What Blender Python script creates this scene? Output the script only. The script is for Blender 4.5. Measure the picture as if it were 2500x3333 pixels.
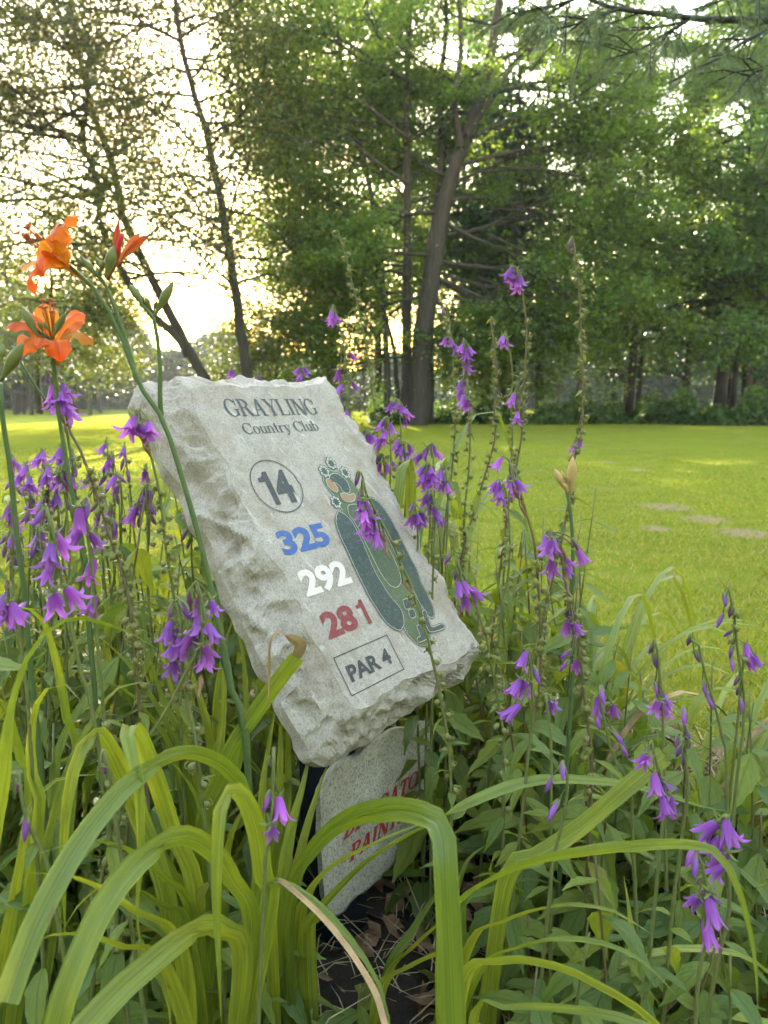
import bpy, math, random
import numpy as np
from mathutils import Vector, Matrix, Quaternion, noise

for o in list(bpy.data.objects):
    bpy.data.objects.remove(o)
scene = bpy.context.scene
COL = scene.collection
R = math.radians
random.seed(14)
rng = np.random.default_rng(14)
TAU = 2 * math.pi

# ------------------------------------------------------------------ camera
F_PX, PITCH, CAM_Z = 2450.0, R(8.5), 1.0
cam_d = bpy.data.cameras.new('camera')
cam = bpy.data.objects.new('camera', cam_d)
COL.objects.link(cam)
cam.location = (0, 0, CAM_Z)
cam.rotation_euler = (R(90) - PITCH, 0, 0)
cam_d.sensor_fit = 'VERTICAL'
cam_d.sensor_height = 36.0
cam_d.lens = F_PX / 3333.0 * 36.0
cam_d.clip_start = 0.02
cam_d.clip_end = 2000
cam_d.dof.use_dof = True
cam_d.dof.focus_distance = 1.08
cam_d.dof.aperture_fstop = 7.5
scene.camera = cam

# ------------------------------------------------------------------ sky, sun, exposure
SUN_AZ, SUN_EL = R(-11.0), R(23.0)       # azimuth from +Y towards +X
world = bpy.data.worlds.new('World')
scene.world = world
world.use_nodes = True
wn = world.node_tree
bg = wn.nodes['Background']
sky = wn.nodes.new('ShaderNodeTexSky')
sky.sky_type = 'NISHITA'
sky.sun_disc = False
sky.sun_elevation = SUN_EL
sky.sun_rotation = SUN_AZ
sky.air_density = 2.35
sky.dust_density = 0.7
sky.ozone_density = 0.0
wn.links.new(sky.outputs['Color'], bg.inputs['Color'])
bg.inputs['Strength'].default_value = 0.15
sun_d = bpy.data.lights.new('sun', 'SUN')
sun_d.energy = 5.0
sun_d.angle = R(0.6)
sun_d.color = (1.0, 0.87, 0.68)
sun = bpy.data.objects.new('sun', sun_d)
COL.objects.link(sun)
sdir = Vector((math.sin(SUN_AZ) * math.cos(SUN_EL), math.cos(SUN_AZ) * math.cos(SUN_EL), math.sin(SUN_EL)))
sun.rotation_euler = sdir.to_track_quat('Z', 'Y').to_euler()
sun.location = sdir * 60
scene.view_settings.view_transform = 'Standard'
scene.view_settings.look = 'None'
scene.view_settings.gamma = 1.0
scene.view_settings.use_curve_mapping = False
scene.view_settings.exposure = 2.85
scene.render.engine = 'CYCLES'
cy = scene.cycles
cy.use_denoising = True
cy.max_bounces = 4
cy.use_adaptive_sampling = True
cy.adaptive_threshold = 0.03
cy.diffuse_bounces = 3
cy.glossy_bounces = 2
cy.transmission_bounces = 3
cy.transparent_max_bounces = 4
cy.sample_clamp_indirect = 6.0
cy.caustics_reflective = False
cy.caustics_refractive = False

# ------------------------------------------------------------------ measuring: photograph pixel + real distance -> place in the world
FWD = Vector((0, math.cos(PITCH), -math.sin(PITCH)))
UPV = Vector((0, math.sin(PITCH), math.cos(PITCH)))
EYE = Vector((0, 0, CAM_Z))
def ray(px, py):
    return (FWD * F_PX + Vector((1, 0, 0)) * (px - 1250) - UPV * (py - 1666.5)).normalized()
def P(px, py, Y):
    r = ray(px, py)
    return EYE + r * (Y / r.y)
def proj(p):
    q = Vector(p) - EYE
    f = q.dot(FWD)
    return 1250 + F_PX * q.x / f, 1666.5 - F_PX * q.dot(UPV) / f
def ground_at(px, py):
    r = ray(px, py)
    return EYE + r * (CAM_Z / -r.z)

# ------------------------------------------------------------------ mesh helpers
def new_mesh(name, verts, faces, mats, uvs=None, midx=None, smooth=True):
    me = bpy.data.meshes.new(name)
    me.from_pydata([tuple(v) for v in verts], [], faces)
    for m in (mats if isinstance(mats, (list, tuple)) else [mats]):
        me.materials.append(m)
    if uvs is not None:
        ul = me.uv_layers.new(name='UVMap')
        li = np.empty(len(me.loops), dtype=np.int32)
        me.loops.foreach_get('vertex_index', li)
        ul.data.foreach_set('uv', np.asarray(uvs, dtype=np.float32)[li].ravel())
    if midx is not None:
        me.polygons.foreach_set('material_index', np.asarray(midx, dtype=np.int32))
    if smooth:
        me.polygons.foreach_set('use_smooth', np.ones(len(me.polygons), dtype=bool))
    me.update()
    return me

def big_mesh(name, V, k, mats, smooth=False):
    """V: (n*k,3) array of n separate k-sided faces."""
    n = len(V) // k
    me = bpy.data.meshes.new(name)
    me.vertices.add(n * k)
    me.vertices.foreach_set('co', np.asarray(V, dtype=np.float32).ravel())
    me.loops.add(n * k)
    me.loops.foreach_set('vertex_index', np.arange(n * k, dtype=np.int32))
    me.polygons.add(n)
    me.polygons.foreach_set('loop_start', np.arange(0, n * k, k, dtype=np.int32))
    me.polygons.foreach_set('loop_total', np.full(n, k, dtype=np.int32))
    for m in (mats if isinstance(mats, (list, tuple)) else [mats]):
        me.materials.append(m)
    me.update(calc_edges=True)
    return me

def link(name, data, parent=None, mat=None, loc=None):
    o = bpy.data.objects.new(name, data)
    COL.objects.link(o)
    if parent is not None:
        o.parent = parent
    if mat is not None:
        o.matrix_basis = mat
    if loc is not None:
        o.location = loc
    return o
def tag(o, label=None, cat=None, group=None, kind=None):
    if label: o['label'] = label
    if cat: o['category'] = cat
    if group: o['group'] = group
    if kind: o['kind'] = kind
    return o
def thing(name, loc, label, cat, group=None):
    o = link(name, None, loc=loc)
    o.empty_display_size = 0.05
    return tag(o, label, cat, group)

def spline(pts, n):
    """Catmull-Rom through pts (any dimension), n samples, evenly spaced by length."""
    A = np.array([list(p) for p in pts], dtype=float)
    if len(A) == 2:
        t = np.linspace(0, 1, n)[:, None]
        return A[0] * (1 - t) + A[1] * t
    E = np.vstack([2 * A[0] - A[1], A, 2 * A[-1] - A[-2]])
    out = []
    m = 10
    for i in range(1, len(E) - 2):
        p0, p1, p2, p3 = E[i - 1], E[i], E[i + 1], E[i + 2]
        t = np.linspace(0, 1, m, endpoint=False)[:, None]
        out.append(0.5 * ((2 * p1) + (-p0 + p2) * t + (2 * p0 - 5 * p1 + 4 * p2 - p3) * t**2 + (-p0 + 3 * p1 - 3 * p2 + p3) * t**3))
    out.append(A[-1:])
    S = np.vstack(out)
    d = np.r_[0, np.cumsum(np.linalg.norm(np.diff(S[:, :3], axis=0), axis=1))]
    tt = np.linspace(0, d[-1], n)
    return np.stack([np.interp(tt, d, S[:, j]) for j in range(S.shape[1])], axis=1)

def tube(pts, radii, ns=6, V=None, Fc=None, cap=True):
    """append a tapered tube to V, Fc"""
    V = [] if V is None else V
    Fc = [] if Fc is None else Fc
    pts = np.asarray(pts, dtype=float)
    n = len(pts)
    T = np.gradient(pts, axis=0)
    T /= np.linalg.norm(T, axis=1)[:, None] + 1e-12
    a = np.array([1.0, 0, 0]) if abs(T[0][0]) < 0.8 else np.array([0, 1.0, 0])
    s = np.cross(T[0], a); s /= np.linalg.norm(s)
    base = len(V)
    ang = np.arange(ns) * TAU / ns
    for i in range(n):
        s = s - T[i] * np.dot(s, T[i]); s /= np.linalg.norm(s) + 1e-12
        b = np.cross(T[i], s)
        r = radii[i]
        ring = pts[i] + r * (np.cos(ang)[:, None] * s + np.sin(ang)[:, None] * b)
        V.extend(ring.tolist())
    for i in range(n - 1):
        for j in range(ns):
            k = (j + 1) % ns
            Fc.append((base + i * ns + j, base + i * ns + k, base + (i + 1) * ns + k, base + (i + 1) * ns + j))
    if cap:
        Fc.append(tuple(base + (n - 1) * ns + j for j in range(ns)))
        Fc.append(tuple(base + j for j in reversed(range(ns))))
    return V, Fc

# ------------------------------------------------------------------ materials
def mat_new(name):
    m = bpy.data.materials.new(name)
    m.use_nodes = True
    nt = m.node_tree
    for n in list(nt.nodes):
        nt.nodes.remove(n)
    out = nt.nodes.new('ShaderNodeOutputMaterial')
    return m, nt, out
def nd(nt, typ, **kw):
    n = nt.nodes.new(typ)
    for k, v in kw.items():
        if k.startswith('i_'):
            n.inputs[int(k[2:])].default_value = v
        else:
            setattr(n, k, v)
    return n
def lk(nt, a, b):
    nt.links.new(a, b)
def ramp(nt, fac, stops, interp='LINEAR'):
    r = nt.nodes.new('ShaderNodeValToRGB')
    r.color_ramp.interpolation = interp
    e = r.color_ramp.elements
    while len(e) < len(stops):
        e.new(0.5)
    for i, (p, c) in enumerate(stops):
        e[i].position = p
        e[i].color = (*c, 1) if len(c) == 3 else c
    lk(nt, fac, r.inputs[0])
    return r.outputs[0]
def mixc(nt, fac, a, b, mode='MIX'):
    m = nt.nodes.new('ShaderNodeMix')
    m.data_type = 'RGBA'
    m.blend_type = mode
    for sock, v in ((m.inputs[0], fac), (m.inputs[6], a), (m.inputs[7], b)):
        if hasattr(v, 'is_output'):
            lk(nt, v, sock)
        elif isinstance(v, (int, float)):
            sock.default_value = v
        else:
            sock.default_value = (*v, 1)
    return m.outputs[2]
def math_n(nt, op, a, b=None, c=None):
    m = nt.nodes.new('ShaderNodeMath')
    m.operation = op
    for i, v in enumerate((a, b, c)):
        if v is None: continue
        if hasattr(v, 'is_output'): lk(nt, v, m.inputs[i])
        else: m.inputs[i].default_value = v
    return m.outputs[0]
def noise_n(nt, scale, detail=3, rough=0.55, vec=None):
    n = nd(nt, 'ShaderNodeTexNoise')
    n.inputs['Scale'].default_value = scale
    n.inputs['Detail'].default_value = detail
    n.inputs['Roughness'].default_value = rough
    if vec is not None: lk(nt, vec, n.inputs['Vector'])
    return n.outputs[0]

def foliage_shader(nt, out, col, tcol, transl, rough, spec, bump=None):
    p = nd(nt, 'ShaderNodeBsdfPrincipled')
    lk(nt, col, p.inputs['Base Color'])
    p.inputs['Roughness'].default_value = rough
    p.inputs['Specular IOR Level'].default_value = spec
    t = nd(nt, 'ShaderNodeBsdfTranslucent')
    lk(nt, tcol, t.inputs['Color'])
    if bump is not None:
        lk(nt, bump, p.inputs['Normal'])
    mx = nd(nt, 'ShaderNodeMixShader')
    mx.inputs[0].default_value = transl
    lk(nt, p.outputs[0], mx.inputs[1])
    lk(nt, t.outputs[0], mx.inputs[2])
    lk(nt, mx.outputs[0], out.inputs[0])

def brighten(nt, col, k, tint=(1, 1, 1)):
    m = nt.nodes.new('ShaderNodeVectorMath')
    m.operation = 'MULTIPLY'
    lk(nt, col, m.inputs[0])
    m.inputs[1].default_value = (k * tint[0], k * tint[1], k * tint[2])
    return m.outputs[0]

def crown_mat(name, c1, c2, c3, transl=0.45, tk=1.9, tint=(1.15, 1.0, 0.45)):
    m, nt, out = mat_new(name)
    g = nd(nt, 'ShaderNodeNewGeometry')
    col = ramp(nt, g.outputs['Random Per Island'], [(0.0, c1), (0.55, c2), (1.0, c3)])
    tc = brighten(nt, col, tk, tint)
    foliage_shader(nt, out, col, tc, transl, 0.5, 0.35)
    return m

def bark_mat(name, c1, c2, scale=14):
    m, nt, out = mat_new(name)
    tc = nd(nt, 'ShaderNodeTexCoord')
    mp = nd(nt, 'ShaderNodeMapping')
    mp.inputs['Scale'].default_value = (1, 1, 0.18)
    lk(nt, tc.outputs['Object'], mp.inputs[0])
    nz = noise_n(nt, scale, 6, 0.65, mp.outputs[0])
    col = ramp(nt, nz, [(0.3, c1), (0.7, c2)])
    p = nd(nt, 'ShaderNodeBsdfPrincipled')
    lk(nt, col, p.inputs['Base Color'])
    p.inputs['Roughness'].default_value = 0.9
    bp = nd(nt, 'ShaderNodeBump')
    bp.inputs['Strength'].default_value = 0.8
    bp.inputs['Distance'].default_value = 0.03
    lk(nt, nz, bp.inputs['Height'])
    lk(nt, bp.outputs[0], p.inputs['Normal'])
    lk(nt, p.outputs[0], out.inputs[0])
    return m

def plain_mat(name, c, rough=0.6, spec=0.3, var=0.0, scale=60):
    m, nt, out = mat_new(name)
    p = nd(nt, 'ShaderNodeBsdfPrincipled')
    p.inputs['Roughness'].default_value = rough
    p.inputs['Specular IOR Level'].default_value = spec
    tc = nd(nt, 'ShaderNodeTexCoord')
    nz = noise_n(nt, scale, 4, 0.6, tc.outputs['Object'])
    lo = tuple(x * (1 - var) for x in c); hi = tuple(min(1, x * (1 + var)) for x in c)
    lk(nt, ramp(nt, nz, [(0.3, lo), (0.7, hi)]), p.inputs['Base Color'])
    lk(nt, p.outputs[0], out.inputs[0])
    return m
# ================================================================== ground
def lawn_patch_mask(nt, pos):
    """worn, bare turf: three elongated scuffs, broken up by noise"""
    tot = None
    sep = nd(nt, 'ShaderNodeSeparateXYZ'); lk(nt, pos, sep.inputs[0])
    for (x, y, rx, ry) in BARE:
        dx = math_n(nt, 'DIVIDE', math_n(nt, 'SUBTRACT', sep.outputs[0], x), rx)
        dy = math_n(nt, 'DIVIDE', math_n(nt, 'SUBTRACT', sep.outputs[1], y), ry)
        d = math_n(nt, 'ADD', math_n(nt, 'MULTIPLY', dx, dx), math_n(nt, 'MULTIPLY', dy, dy))
        g = math_n(nt, 'SUBTRACT', 1.0, math_n(nt, 'MINIMUM', d, 1.0))
        tot = g if tot is None else math_n(nt, 'MAXIMUM', tot, g)
    return tot
BARE = []
for (px, py, rpx) in ((2170, 1650, 110), (2420, 1735, 120), (2300, 1690, 110), (2130, 1720, 70), (2190, 1880, 60), (1985, 1505, 40), (2075, 1530, 50)):
    g = ground_at(px, py)
    BARE.append((g.x, g.y, rpx / F_PX * g.y * 0.95, rpx / F_PX * g.y * 1.2))

m, nt, out = mat_new('lawn_turf')
geo = nd(nt, 'ShaderNodeNewGeometry')
pos = geo.outputs['Position']
n1 = noise_n(nt, 0.35, 4, 0.6, pos)
n2 = noise_n(nt, 2.2, 8, 0.72, pos)
n3 = noise_n(nt, 40.0, 4, 0.7, pos)
c = ramp(nt, n2, [(0.3, (0.135, 0.165, 0.022)), (0.52, (0.205, 0.215, 0.032)), (0.72, (0.29, 0.25, 0.075))])
c = mixc(nt, ramp(nt, n1, [(0.4, (0, 0, 0)), (0.62, (0.75, 0.75, 0.75))]), c, (0.23, 0.25, 0.024))
c = mixc(nt, math_n(nt, 'MULTIPLY', n3, 0.5), c, mixc(nt, 0.5, c, (0.04, 0.06, 0.012)))
n4 = noise_n(nt, 11.0, 6, 0.75, pos)
msk = math_n(nt, 'MULTIPLY', lawn_patch_mask(nt, pos), math_n(nt, 'ADD', math_n(nt, 'MULTIPLY', n2, 0.5), math_n(nt, 'MULTIPLY', math_n(nt, 'POWER', n4, 2.0), 2.6)))
msk = ramp(nt, msk, [(0.24, (0, 0, 0)), (0.85, (0.9, 0.9, 0.9))])
c = mixc(nt, msk, c, mixc(nt, n3, (0.22, 0.14, 0.095), (0.38, 0.27, 0.185)))
p = nd(nt, 'ShaderNodeBsdfPrincipled')
lk(nt, c, p.inputs['Base Color'])
p.inputs['Roughness'].default_value = 1.0
p.inputs['Specular IOR Level'].default_value = 0.0
bp = nd(nt, 'ShaderNodeBump'); bp.inputs['Strength'].default_value = 0.9; bp.inputs['Distance'].default_value = 0.03
lk(nt, n3, bp.inputs['Height']); lk(nt, bp.outputs[0], p.inputs['Normal'])
lk(nt, p.outputs[0], out.inputs[0])
M_LAWN = m

def terrain_z(x, y):
    return 0.0 if y < 10 else 0.25 * noise.noise(Vector((x * 0.05, y * 0.05, 0.3))) * min(1, (y - 10) / 15)
xs = np.r_[np.linspace(-600, -60, 8, endpoint=False), np.linspace(-60, 60, 61), np.linspace(120, 600, 8)]
ys = np.r_[np.linspace(-200, -5, 6, endpoint=False), np.linspace(-5, 90, 60), np.linspace(120, 1200, 10)]
V, Fc = [], []
for y in ys:
    for x in xs:
        V.append((x, y, terrain_z(x, y)))
nx = len(xs)
for j in range(len(ys) - 1):
    for i in range(nx - 1):
        Fc.append((j * nx + i, j * nx + i + 1, (j + 1) * nx + i + 1, (j + 1) * nx + i))
tag(link('lawn', new_mesh('lawn', V, Fc, M_LAWN)), kind='structure')

# flower bed soil: a slightly mounded sheet with an uneven edge
BED = [(-2.6, 0.2), (1.35, 0.2), (1.35, 1.3), (1.1, 1.75), (0.85, 2.15), (0.55, 2.5), (0.1, 2.75), (-0.6, 2.85), (-1.4, 2.75), (-2.6, 2.6)]
def in_poly(x, y, poly):
    c = False
    j = len(poly) - 1
    for i in range(len(poly)):
        xi, yi = poly[i]; xj, yj = poly[j]
        if (yi > y) != (yj > y) and x < (xj - xi) * (y - yi) / (yj - yi) + xi:
            c = not c
        j = i
    return c
m, nt, out = mat_new('bed_soil')
geo = nd(nt, 'ShaderNodeNewGeometry')
na = noise_n(nt, 18, 6, 0.7, geo.outputs['Position'])
nb = noise_n(nt, 120, 3, 0.7, geo.outputs['Position'])
c = ramp(nt, na, [(0.3, (0.012, 0.009, 0.007)), (0.6, (0.035, 0.024, 0.017)), (0.8, (0.08, 0.055, 0.038))])
c = mixc(nt, math_n(nt, 'MULTIPLY', nb, 0.5), c, (0.05, 0.035, 0.025))
p = nd(nt, 'ShaderNodeBsdfPrincipled'); lk(nt, c, p.inputs['Base Color']); p.inputs['Roughness'].default_value = 0.95
bp = nd(nt, 'ShaderNodeBump'); bp.inputs['Strength'].default_value = 1; bp.inputs['Distance'].default_value = 0.02
lk(nt, na, bp.inputs['Height']); lk(nt, bp.outputs[0], p.inputs['Normal']); lk(nt, p.outputs[0], out.inputs[0])
M_SOIL = m
edge = spline([(x, y, 0) for x, y in BED + BED[:1]], 90)[:-1]
V, Fc = [], []
cen = np.array([-0.4, 1.4, 0])
for k, f in enumerate((1.0, 0.93, 0.75, 0.5, 0.25)):
    for e in edge:
        q = cen + (e - cen) * f
        V.append((q[0] + 0.03 * noise.noise(Vector((q[0] * 6, q[1] * 6, 1))), q[1] + 0.03 * noise.noise(Vector((q[0] * 6, q[1] * 6, 5))),
                  0.004 + (0.03 * (1 - f) ** 0.5 if k else 0) + (0.012 * noise.noise(Vector((q[0] * 9, q[1] * 9, 2))) + 0.012 if k else 0)))
ne = len(edge)
for k in range(4):
    for j in range(ne):
        i = (j + 1) % ne
        Fc.append((k * ne + j, k * ne + i, (k + 1) * ne + i, (k + 1) * ne + j))
Fc.append(tuple(4 * ne + j for j in range(ne)))
tag(link('flower_bed_soil', new_mesh('flower_bed_soil', V, Fc, M_SOIL)), kind='structure')

# lawn grass: separate blades out to where they stop being visible
m, nt, out = mat_new('grass_blade')
geo = nd(nt, 'ShaderNodeNewGeometry')
col = ramp(nt, geo.outputs['Random Per Island'], [(0, (0.115, 0.155, 0.02)), (0.45, (0.19, 0.215, 0.028)), (0.75, (0.265, 0.25, 0.055)), (1, (0.37, 0.29, 0.14))])
foliage_shader(nt, out, col, brighten(nt, col, 1.7, (1.1, 1, 0.5)), 0.45, 0.5, 0.3)
M_GRASS = m
def grass_field(n, y0, y1, pw):
    u = rng.random(n)
    e = 1 - pw
    y = (y0**e + u * (y1**e - y0**e)) ** (1 / e)
    x = (rng.random(n) * 2 - 1) * (y * 0.62 + 0.4)
    keep = np.ones(n, bool)
    for i in range(n):
        if y[i] < 3.0 and in_poly(x[i], y[i], BED): keep[i] = False
    for (bx, by, rx, ry) in BARE:
        d = ((x - bx) / rx) ** 2 + ((y - by) / ry) ** 2
        keep &= ~((d < 1) & (rng.random(n) > d ** 0.5 * 0.75 + 0.12))
    cl = np.sin(x * 2.3 + np.sin(y * 1.7) * 2) * np.sin(y * 2.9 + np.sin(x * 1.3) * 2)
    keep &= rng.random(n) < 0.72 + 0.28 * cl
    x, y = x[keep], y[keep]
    n = len(x)
    h = (0.014 + 0.02 * rng.random(n)) * (1 + 0.35 * (y < 3.5))
    w = 0.0022 + 0.0012 * y * 0.45
    a = rng.random(n) * TAU
    b = rng.random(n) * TAU
    ln = h * (0.3 + 0.8 * rng.random(n))
    V = np.zeros((n, 3, 3))
    V[:, 0] = np.stack([x - np.cos(a) * w, y - np.sin(a) * w, np.zeros(n)], 1)
    V[:, 1] = np.stack([x + np.cos(a) * w, y + np.sin(a) * w, np.zeros(n)], 1)
    V[:, 2] = np.stack([x + np.cos(b) * ln, y + np.sin(b) * ln, h], 1)
    return V.reshape(-1, 3)
GV = np.vstack([grass_field(150000, 1.6, 16, 1.25), grass_field(50000, 14, 34, 1.3)])
tag(link('lawn_grass', big_mesh('lawn_grass', GV, 3, M_GRASS)), 'short mown green grass of the lawn around the flower bed', 'grass', kind='stuff')
# ================================================================== trees
TRI = [0]
M_BARK = bark_mat('bark_grey_brown', (0.014, 0.011, 0.010), (0.05, 0.041, 0.036))
M_BARK_D = bark_mat('bark_dark', (0.009, 0.007, 0.006), (0.034, 0.027, 0.023))
M_CR_MAPLE = crown_mat('maple_leaf', (0.045, 0.085, 0.022), (0.075, 0.13, 0.026), (0.12, 0.175, 0.03), 0.5, 2.2)
M_CR_LEFT = crown_mat('cherry_leaf', (0.026, 0.045, 0.014), (0.045, 0.07, 0.018), (0.09, 0.085, 0.02), 0.34, 1.8, (1.3, 0.95, 0.35))
M_CR_RIGHT = crown_mat('oak_leaf', (0.04, 0.08, 0.03), (0.065, 0.12, 0.036), (0.10, 0.16, 0.045), 0.45, 2.0, (1.0, 1.0, 0.5))
M_CR_PINE = crown_mat('conifer_needle', (0.022, 0.05, 0.026), (0.035, 0.07, 0.034), (0.055, 0.095, 0.042), 0.3, 1.5, (1, 1, 0.6))
M_CR_YEL = crown_mat('yellow_leaf', (0.045, 0.075, 0.016), (0.075, 0.105, 0.02), (0.13, 0.14, 0.025), 0.4, 1.7, (1.1, 1.0, 0.4))
M_UNDER = crown_mat('undergrowth_leaf', (0.035, 0.075, 0.025), (0.06, 0.115, 0.035), (0.11, 0.165, 0.05), 0.4, 1.8, (1, 1, 0.5))

class Tree:
    def __init__(s, seed):
        s.r = random.Random(seed)
        s.V, s.F = [], []
        s.tw = []
    def wood(s, pts, r0, r1, ns):
        n = len(pts)
        tube(pts, [r0 + (r1 - r0) * (i / (n - 1)) for i in range(n)], ns, s.V, s.F, cap=False)
    def grow(s, p, d, L, r, lev, droop=0.0, nchild=(6, 5), wob=0.22):
        rr = s.r
        n = 6 if lev else 4
        pts = [np.array(p, float)]
        d = np.array(d, float); d /= np.linalg.norm(d)
        for i in range(n):
            d = d + np.array([rr.gauss(0, wob), rr.gauss(0, wob), rr.gauss(0, wob) * 0.7 - droop])
            d /= np.linalg.norm(d)
            pts.append(pts[-1] + d * L / n)
        s.wood(pts, r, r * 0.35, 5 if lev > 1 else 4 if lev else 3)
        if lev == 0:
            s.tw.append((pts[0], pts[-1]))
            return
        k = nchild[2 - lev] if lev <= 2 else 6
        A = np.array(pts)
        for c in range(k):
            f = 0.25 + 0.75 * (c + rr.random()) / k
            x = f * n; i = min(int(x), n - 1); fr = x - i
            q = A[i] * (1 - fr) + A[i + 1] * fr
            t = A[i + 1] - A[i]; t /= np.linalg.norm(t)
            v = np.array([rr.gauss(0, 1), rr.gauss(0, 1), rr.gauss(0, 0.55)])
            v -= t * np.dot(v, t); v /= np.linalg.norm(v)
            ang = R(rr.uniform(28, 62))
            s.grow(q, t * math.cos(ang) + v * math.sin(ang), L * rr.uniform(0.38, 0.6) * (1.1 - 0.4 * f), r * (1 - 0.55 * f) * 0.55, lev - 1, droop * 0.6, nchild, wob)
        s.tw.append((pts[-2], pts[-1]))
    def leaves(s, per, size, spread, flat=0.45, seed=1):
        g = np.random.default_rng(seed)
        A = np.array([a for a, b in s.tw]); B = np.array([b for a, b in s.tw])
        A = np.repeat(A, per, 0); B = np.repeat(B, per, 0)
        n = len(A)
        t = g.random(n)[:, None] * 1.15
        c = A + (B - A) * t + g.normal(0, 1, (n, 3)) * np.array([spread, spread, spread * flat])
        return leaf_quads(c, size, g, 0.75)

def leaf_quads(c, size, g, tilt):
    n = len(c)
    nrm = g.normal(0, tilt, (n, 3)); nrm[:, 2] += 1.0
    nrm /= np.linalg.norm(nrm, axis=1)[:, None]
    a = g.normal(0, 1, (n, 3))
    a -= nrm * np.sum(a * nrm, 1)[:, None]; a /= np.linalg.norm(a, axis=1)[:, None]
    b = np.cross(nrm, a)
    L = (size * (0.6 + 0.8 * g.random(n)))[:, None]
    W = L * 0.62
    V = np.stack([c - a * L * 0.5, c + b * W * 0.5 + a * L * 0.05, c + a * L * 0.5 - nrm * L * 0.12, c - b * W * 0.5 + a * L * 0.05], 1)
    return V.reshape(-1, 3)

def tree_object(name, T, leafV, barkm, crownm, label, group=None, base=None):
    base = Vector(base)
    root = thing(name, base, label, 'tree', group)
    inv = Matrix.Translation(-base)
    me = new_mesh('trunk', T.V, T.F, barkm); me.transform(inv)
    link('trunk', me, root)
    me = big_mesh('crown', leafV, 4, crownm); me.transform(inv)
    tag(link('crown', me, root), kind='stuff')
    return root

def px_stem(T, pts, Y, r0, r1, ns=8, n=14, dY=0.0):
    """a stem through measured points; returns the sampled axis"""
    Q = [P(x, y, Y + dY * i / (len(pts) - 1)) for i, (x, y) in enumerate(pts)]
    S = spline(Q, n)
    S[:, 0] += np.array([0.05 * noise.noise(Vector((0, k * 0.7, Y))) for k in range(n)])
    T.wood(S, r0, r1, ns)
    return S

def limbs(T, S, f0, f1, n, L0, L1, r, lev=2, up=0.35, droop=0.03, az=None, nchild=(6, 5)):
    rr = T.r
    for i in range(n):
        f = f0 + (f1 - f0) * (i + rr.random()) / n
        x = f * (len(S) - 1); k = min(int(x), len(S) - 2); q = S[k] + (S[k + 1] - S[k]) * (x - k)
        a = rr.uniform(0, TAU) if az is None else rr.uniform(*az)
        u = up + rr.uniform(-0.25, 0.3)
        T.grow(q, (math.cos(a), math.sin(a), u), (L0 + (L1 - L0) * (i / max(1, n - 1))) * rr.uniform(0.75, 1.2), r, lev, droop, nchild)

# --- left tree with two leaning stems
T = Tree(5)
Y = 23.0
A1 = px_stem(T, [(672, 1345), (667, 1236), (625, 1160), (558, 1032), (497, 912), (445, 806), (400, 700), (377, 580), (354, 497), (316, 407), (290, 316), (262, 200), (235, 60), (215, -120)], Y, 0.17, 0.05, 8, 26)
A2 = px_stem(T, [(612, 1160), (580, 1100), (512, 1040), (455, 970), (407, 904), (347, 776), (320, 708), (324, 625), (301, 542), (271, 467), (279, 362), (290, 279), (256, 188), (180, 20), (120, -150)], Y, 0.13, 0.04, 8, 26, -1.2)
limbs(T, A1, 0.30, 0.98, 24, 3.6, 2.4, 0.05, 2, 0.25, nchild=(6, 5))
limbs(T, A2, 0.22, 0.98, 28, 4.0, 2.6, 0.05, 2, 0.2, nchild=(6, 5))
limbs(T, A2, 0.3, 0.8, 7, 4.2, 4.0, 0.06, 2, 0.05, az=(R(150), R(215)))
tree_object('leaning_tree', T, T.leaves(21, 0.105, 0.42, 0.8, 11), M_BARK_D, M_CR_LEFT, 'slender dark tree with two stems leaning left over the lawn behind the stone', base=P(672, 1345, Y) * Vector((1, 1, 0)) if False else Vector((P(672, 1345, Y).x, Y, 0)))

# --- single slim tree right of it
T = Tree(8)
Y = 22.0
B1 = px_stem(T, [(808, 1350), (806, 1243), (791, 1130), (775, 1010), (761, 904), (735, 753), (704, 580), (670, 422), (625, 286), (603, 203), (580, 75), (560, -130)], Y, 0.17, 0.05, 8, 26)
T.grow(P(704, 585, Y), P(560, 380, Y) - P(704, 585, Y), 3.0, 0.05, 2)
T.grow(P(700, 590, Y), P(500, 560, Y) - P(700, 590, Y), 2.4, 0.045, 2)
limbs(T, B1, 0.28, 0.98, 34, 3.6, 2.6, 0.045, 2, 0.3, nchild=(6, 5))
tree_object('slim_tree', T, T.leaves(20, 0.105, 0.42, 0.8, 12), M_BARK_D, M_CR_LEFT, 'slim upright single-stemmed tree against the bright sky left of the big maple', base=Vector((P(808, 1350, Y).x, Y, 0)))

# --- low yellowing tree hanging at far left
T = Tree(17)
Y = 25.0
S = px_stem(T, [(130, 1345), (120, 1200), (135, 1050), (170, 930), (150, 800)], Y, 0.12, 0.03, 7, 12)
limbs(T, S, 0.30, 1.0, 16, 3.6, 2.2, 0.04, 2, 0.1, droop=0.09, az=(R(-50), R(60)))
limbs(T, S, 0.4, 1.0, 7, 2.6, 2.2, 0.04, 2, 0.2, droop=0.07)
tree_object('yellowing_tree', T, T.leaves(22, 0.11, 0.36, 0.5, 13), M_BARK_D, M_CR_YEL, 'low spreading tree with yellow-green drooping leaves at the far left of the lawn', base=Vector((P(130, 1345, Y).x, Y, 0)))
T = Tree(21)
Y = 27.0
S = px_stem(T, [(905, 1350), (900, 1230), (915, 1100), (930, 1000)], Y, 0.10, 0.03, 7, 12)
limbs(T, S, 0.2, 1.0, 20, 2.6, 1.7, 0.035, 2, 0.15, droop=0.06)
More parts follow.
